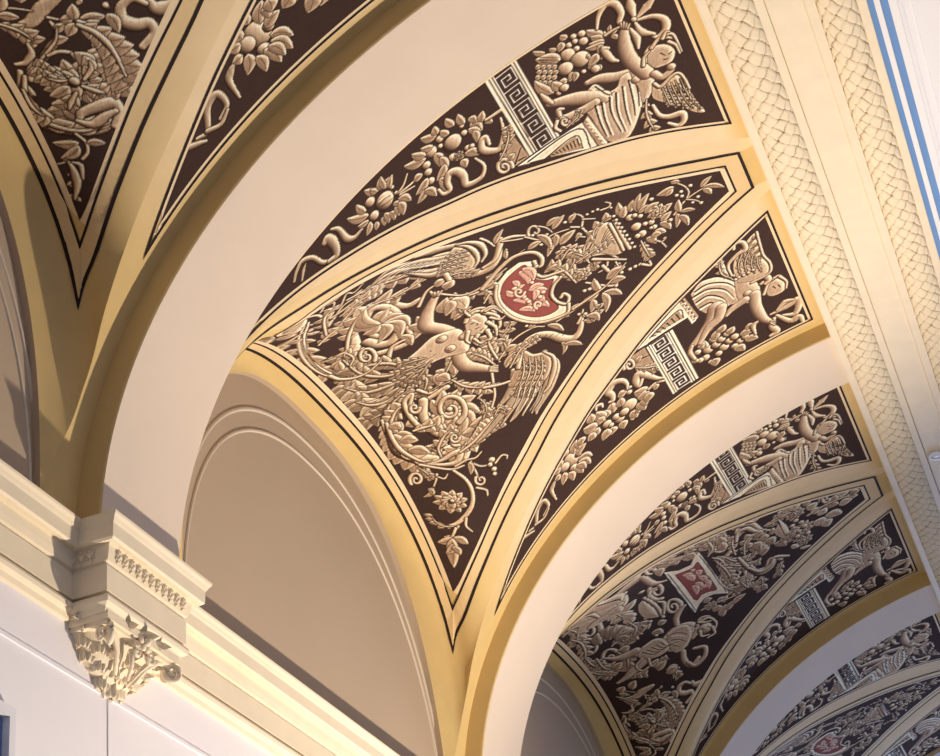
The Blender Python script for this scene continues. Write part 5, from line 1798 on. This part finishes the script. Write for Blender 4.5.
def block(y,lb,lc):
    hw=.266; x0=XW-.02
    t=empty('cornice_block',(0,y,0),lb,'cornice','cornice blocks under the arches')
    path=[((x0,y-hw),(0,-1)),((0,y-hw),(1,-1)),((0,y+hw),(1,1)),((x0,y+hw),(0,1))]
    sweep('moulded_block',[p for p in PROF],path,M['stone'],t)
    V,F=box((x0,y-hw-.06,.0),(.02,y+hw+.06,.0575)); mesh('top_slab',V,F,M['stone'],t,smooth_=False)
    Vc,Fc=box((x0,y-hw+.01,-.262),(.0,y+hw-.01,.03)); mesh('core',Vc,Fc,M['stone'],t,smooth_=False)
    # carved leaf frieze on the sloping band
    N=11
    def tulip(px,py,dx,dy):   # dx,dy = outward
        sx,sy=-dy,dx; r_=[]
        for k,(u,z,r) in enumerate(((0,-.062,.0105),(-.011,-.056,.007),(.011,-.056,.007),(-.013,-.070,.005),(.013,-.070,.005),(0,-.078,.006),(0,-.046,.006))):
            d=.040+(z+.066)*.35; r_.append(ballp((px+dx*(d+.002)+sx*u,py+dy*(d+.002)+sy*u,z),r,8,5,(1,1,1.25)))
        return r_
    L=[]
    for k in range(N): L+=tulip(0,y-hw+(k+.5)*2*hw/N,1,0)
    for k in range(N):
        py=y-hw+k*2*hw/N; L.append(tubep([(.046,py+.003,-.044),(.05,py+.024,-.052),(.044,py+.046,-.044)],.0035,6))
    mesh('leaf_frieze',*joinp(L),M['stone'],t)
    for sd in (-1,1): mesh('side_frieze',*joinp(tulip(-.03,y+sd*hw,0,sd)+tulip(-.065,y+sd*hw,0,sd)+tulip(-.1,y+sd*hw,0,sd)),M['stone'],t)
    # corbel
    c=empty('acanthus_corbel',(XW,y,-.27),lc,'corbel','acanthus corbels under the cornice')
    # bell-shaped core
    V=[];F=[];K=14;NA=18
    for i in range(K):
        tt=i/(K-1); z=-.255-.165*tt; wy=.25*(1-tt)**.5*.93+.035; wx=.135*(1-tt)**.8+.03
        for j in range(NA): a=-PI/2+PI*j/(NA-1); V.append((XW-.01+wx*math.cos(a)**.6 if math.cos(a)>1e-6 else XW-.01,y+wy*math.sin(a),z))
    F=[(i*NA+j,(i+1)*NA+j,(i+1)*NA+j+1,i*NA+j+1) for i in range(K-1) for j in range(NA-1)]; F.append(tuple(range(NA))); F.append(tuple((K-1)*NA+j for j in range(NA-1,-1,-1)))
    mesh('bell',V,F,M['stone'],c)
    Va,Fa=joinp([box((XW-.01,y-.262,-.282),(.012,y+.262,-.255)),box((XW-.01,y-.25,-.295),(.0,y+.25,-.282))]); mesh('abacus',Va,Fa,M['stone'],c,smooth_=False)
    def lf(yy,z,hgt,wid,curl,ox,ang): 
        o=(math.cos(ang),math.sin(ang),0); s_=(-math.sin(ang),math.cos(ang),0)
        mesh('acanthus_leaf',*acanthus((XW+ox,y+yy,z),o,s_,hgt,wid,curl,5),M['stone'],c)
    for yy,z,h_,w_,ox,an in ((0,-.50,.12,.10,.012,0),(-.07,-.485,.12,.095,.008,-.6),(.07,-.485,.12,.095,.008,.6),(-.035,-.435,.125,.09,.045,-.2),(.04,-.435,.125,.09,.045,.2),(-.115,-.43,.12,.09,.03,-.7),(.12,-.43,.12,.09,.03,.7),(-.175,-.405,.11,.085,.01,-1.1),(.175,-.405,.11,.085,.01,1.1),
        (0,-.385,.12,.085,.085,0),(-.085,-.38,.12,.085,.075,-.3),(.085,-.38,.12,.085,.075,.3),(-.16,-.375,.11,.08,.055,-.8),(.165,-.375,.11,.08,.055,.8),(-.215,-.36,.10,.07,.02,-1.3),(.215,-.36,.10,.07,.02,1.3)): lf(yy,-.262+(z+.262)*.80,h_,w_*.92,1,ox+.008,an)
    for sd in (-1,1):
        mesh('volute',*joinp([spiral3((XW+.145,y+sd*.225,-.318),(.6,sd*.8,0),.037,1.9,.012,1),spiral3((XW+.12,y+sd*.24,-.32),(.9,sd*.4,0),.024,1.5,.008,1),tubep([(XW+.07,y+sd*.06,-.40),(XW+.10,y+sd*.10,-.34),(XW+.12,y+sd*.15,-.30),(XW+.13,y+sd*.21,-.283)],[.008,.010,.012,.013],8)]),M['stone'],c)
        mesh('volute',*joinp([spiral3((XW+.15,y+sd*.05,-.325),(.1,sd*1,0),.024,1.6,.008,1),tubep([(XW+.09,y+sd*.01,-.41),(XW+.12,y+sd*.03,-.37),(XW+.14,y+sd*.07,-.33)],[.006,.008,.010],8)]),M['stone'],c)
    L=[ballp((XW+.165,y,-.285),.016)]
    for k in range(6): a=PI*2*k/6; L.append(ballp((XW+.158,y+.03*math.cos(a),-.285+.024*math.sin(a)),.015,8,6,(.6,1,1)))
    mesh('rosette',*joinp(L),M['stone'],c)
LB={-2:('moulded cornice block under the nearest arch','carved acanthus corbel below the nearest arch'),2:('projecting cream cornice block with carved leaf band under the wide arch','cream carved acanthus corbel with scrolls on the white wall'),6:('cornice block under the second arch, beyond the first lunette','acanthus corbel below the second arch'),10:('cornice block under the third arch','acanthus corbel below the third arch'),14:('cornice block under the farthest arch','acanthus corbel below the farthest arch')}
for y in (2,6): block(y,*LB[y])

# ---------------- painted panels ----------------
N1={1:'painted_shield',2:'painted_phoenix',3:'painted_phoenix',4:'painted_flower_urn',5:'painted_figure'}
N2={1:'painted_tablet',4:'painted_vase',5:'painted_figure'}
NA_={2:'fret_band',3:'fruit_garland',4:'painted_ribbon',5:'winged_figure',6:'painted_pediment'}
web_panel(0,CV2,N2,.0042,'dark painted triangular panel with rosette scroll at top left, pointed tip downward')
web_panel(4,CV1,N1,.0048,'large triangular grotesque painting with red shield, phoenixes and female torso')
web_panel(8,CV2,N2,.0066,'triangular grotesque painting with red rectangular tablet and two reclining figures')
web_panel(12,CV1,N1,.011,'dim distant triangular painting with oval red shield at the lower right corner')
bar_panel(0,1,CVC,NA_,.0042,'narrow dark spandrel painting of fruit cluster and ribbon left of the wide cream arch')
bar_panel(4,-1,CVA,NA_,.0046,'spandrel painting with greek key band and seated winged figure above the red shield panel')
bar_panel(4,1,CVC,NA_,.0046,'spandrel painting with crouching winged figure right of the red shield panel')
bar_panel(8,-1,CVA,NA_,.0066,'spandrel painting with greek key band just beyond the second cream arch, above the red tablet')
bar_panel(8,1,CVC,NA_,.0066,'spandrel painting with winged figure and fruit below right of the red tablet panel')
bar_panel(12,-1,CVA,NA_,.011,'dim spandrel painting beyond the third, bluish arch')
bar_panel(12,1,CVC,NA_,.013,'farthest spandrel painting cut by the bottom right corner')

# ---------------- small things ----------------
r=empty('ceiling_light',(2.763,7.486,2.155),'small round white recessed light on the beam between the garlands','light')
V=[];F=[];K=28
for i,(rr,z) in enumerate(((.050,0),(.052,-.010),(.046,-.018),(.034,-.016),(.030,-.006))):
    for k in range(K): a=2*PI*k/K; V.append((2.763+rr*math.cos(a),7.486+rr*1.15*math.sin(a),2.155+z))
F=[(i*K+k,i*K+(k+1)%K,(i+1)*K+(k+1)%K,(i+1)*K+k) for i in range(4) for k in range(K)]
mesh('trim_ring',V,F,M['metal'],r); V,F=ballp((2.763,7.486,2.149),.030,16,8,(1,1.15,.35)); mesh('lens',V,F,M['metal'],r)
# window frame at the left edge of the panelled wall
L=[box((XW-.01,.235,-1.9),(XW+.03,1.35,-1.86)),box((XW-.01,.235,-.715),(XW+.03,1.35,-.68)),box((XW-.01,.2,-1.9),(XW+.03,.235,-.68)),box((XW-.01,1.35,-1.9),(XW+.03,1.385,-.68)),box((XW-.002,.78,-1.86),(XW+.02,.81,-.715))]
wr=mesh('window_1',*joinp(L),M['white'],smooth_=False); tag(wr,kind='structure')
p=mesh('pane',*box((XW-.008,.235,-1.86),(XW+.004,1.35,-.715)),M['glass'],wr,smooth_=False)
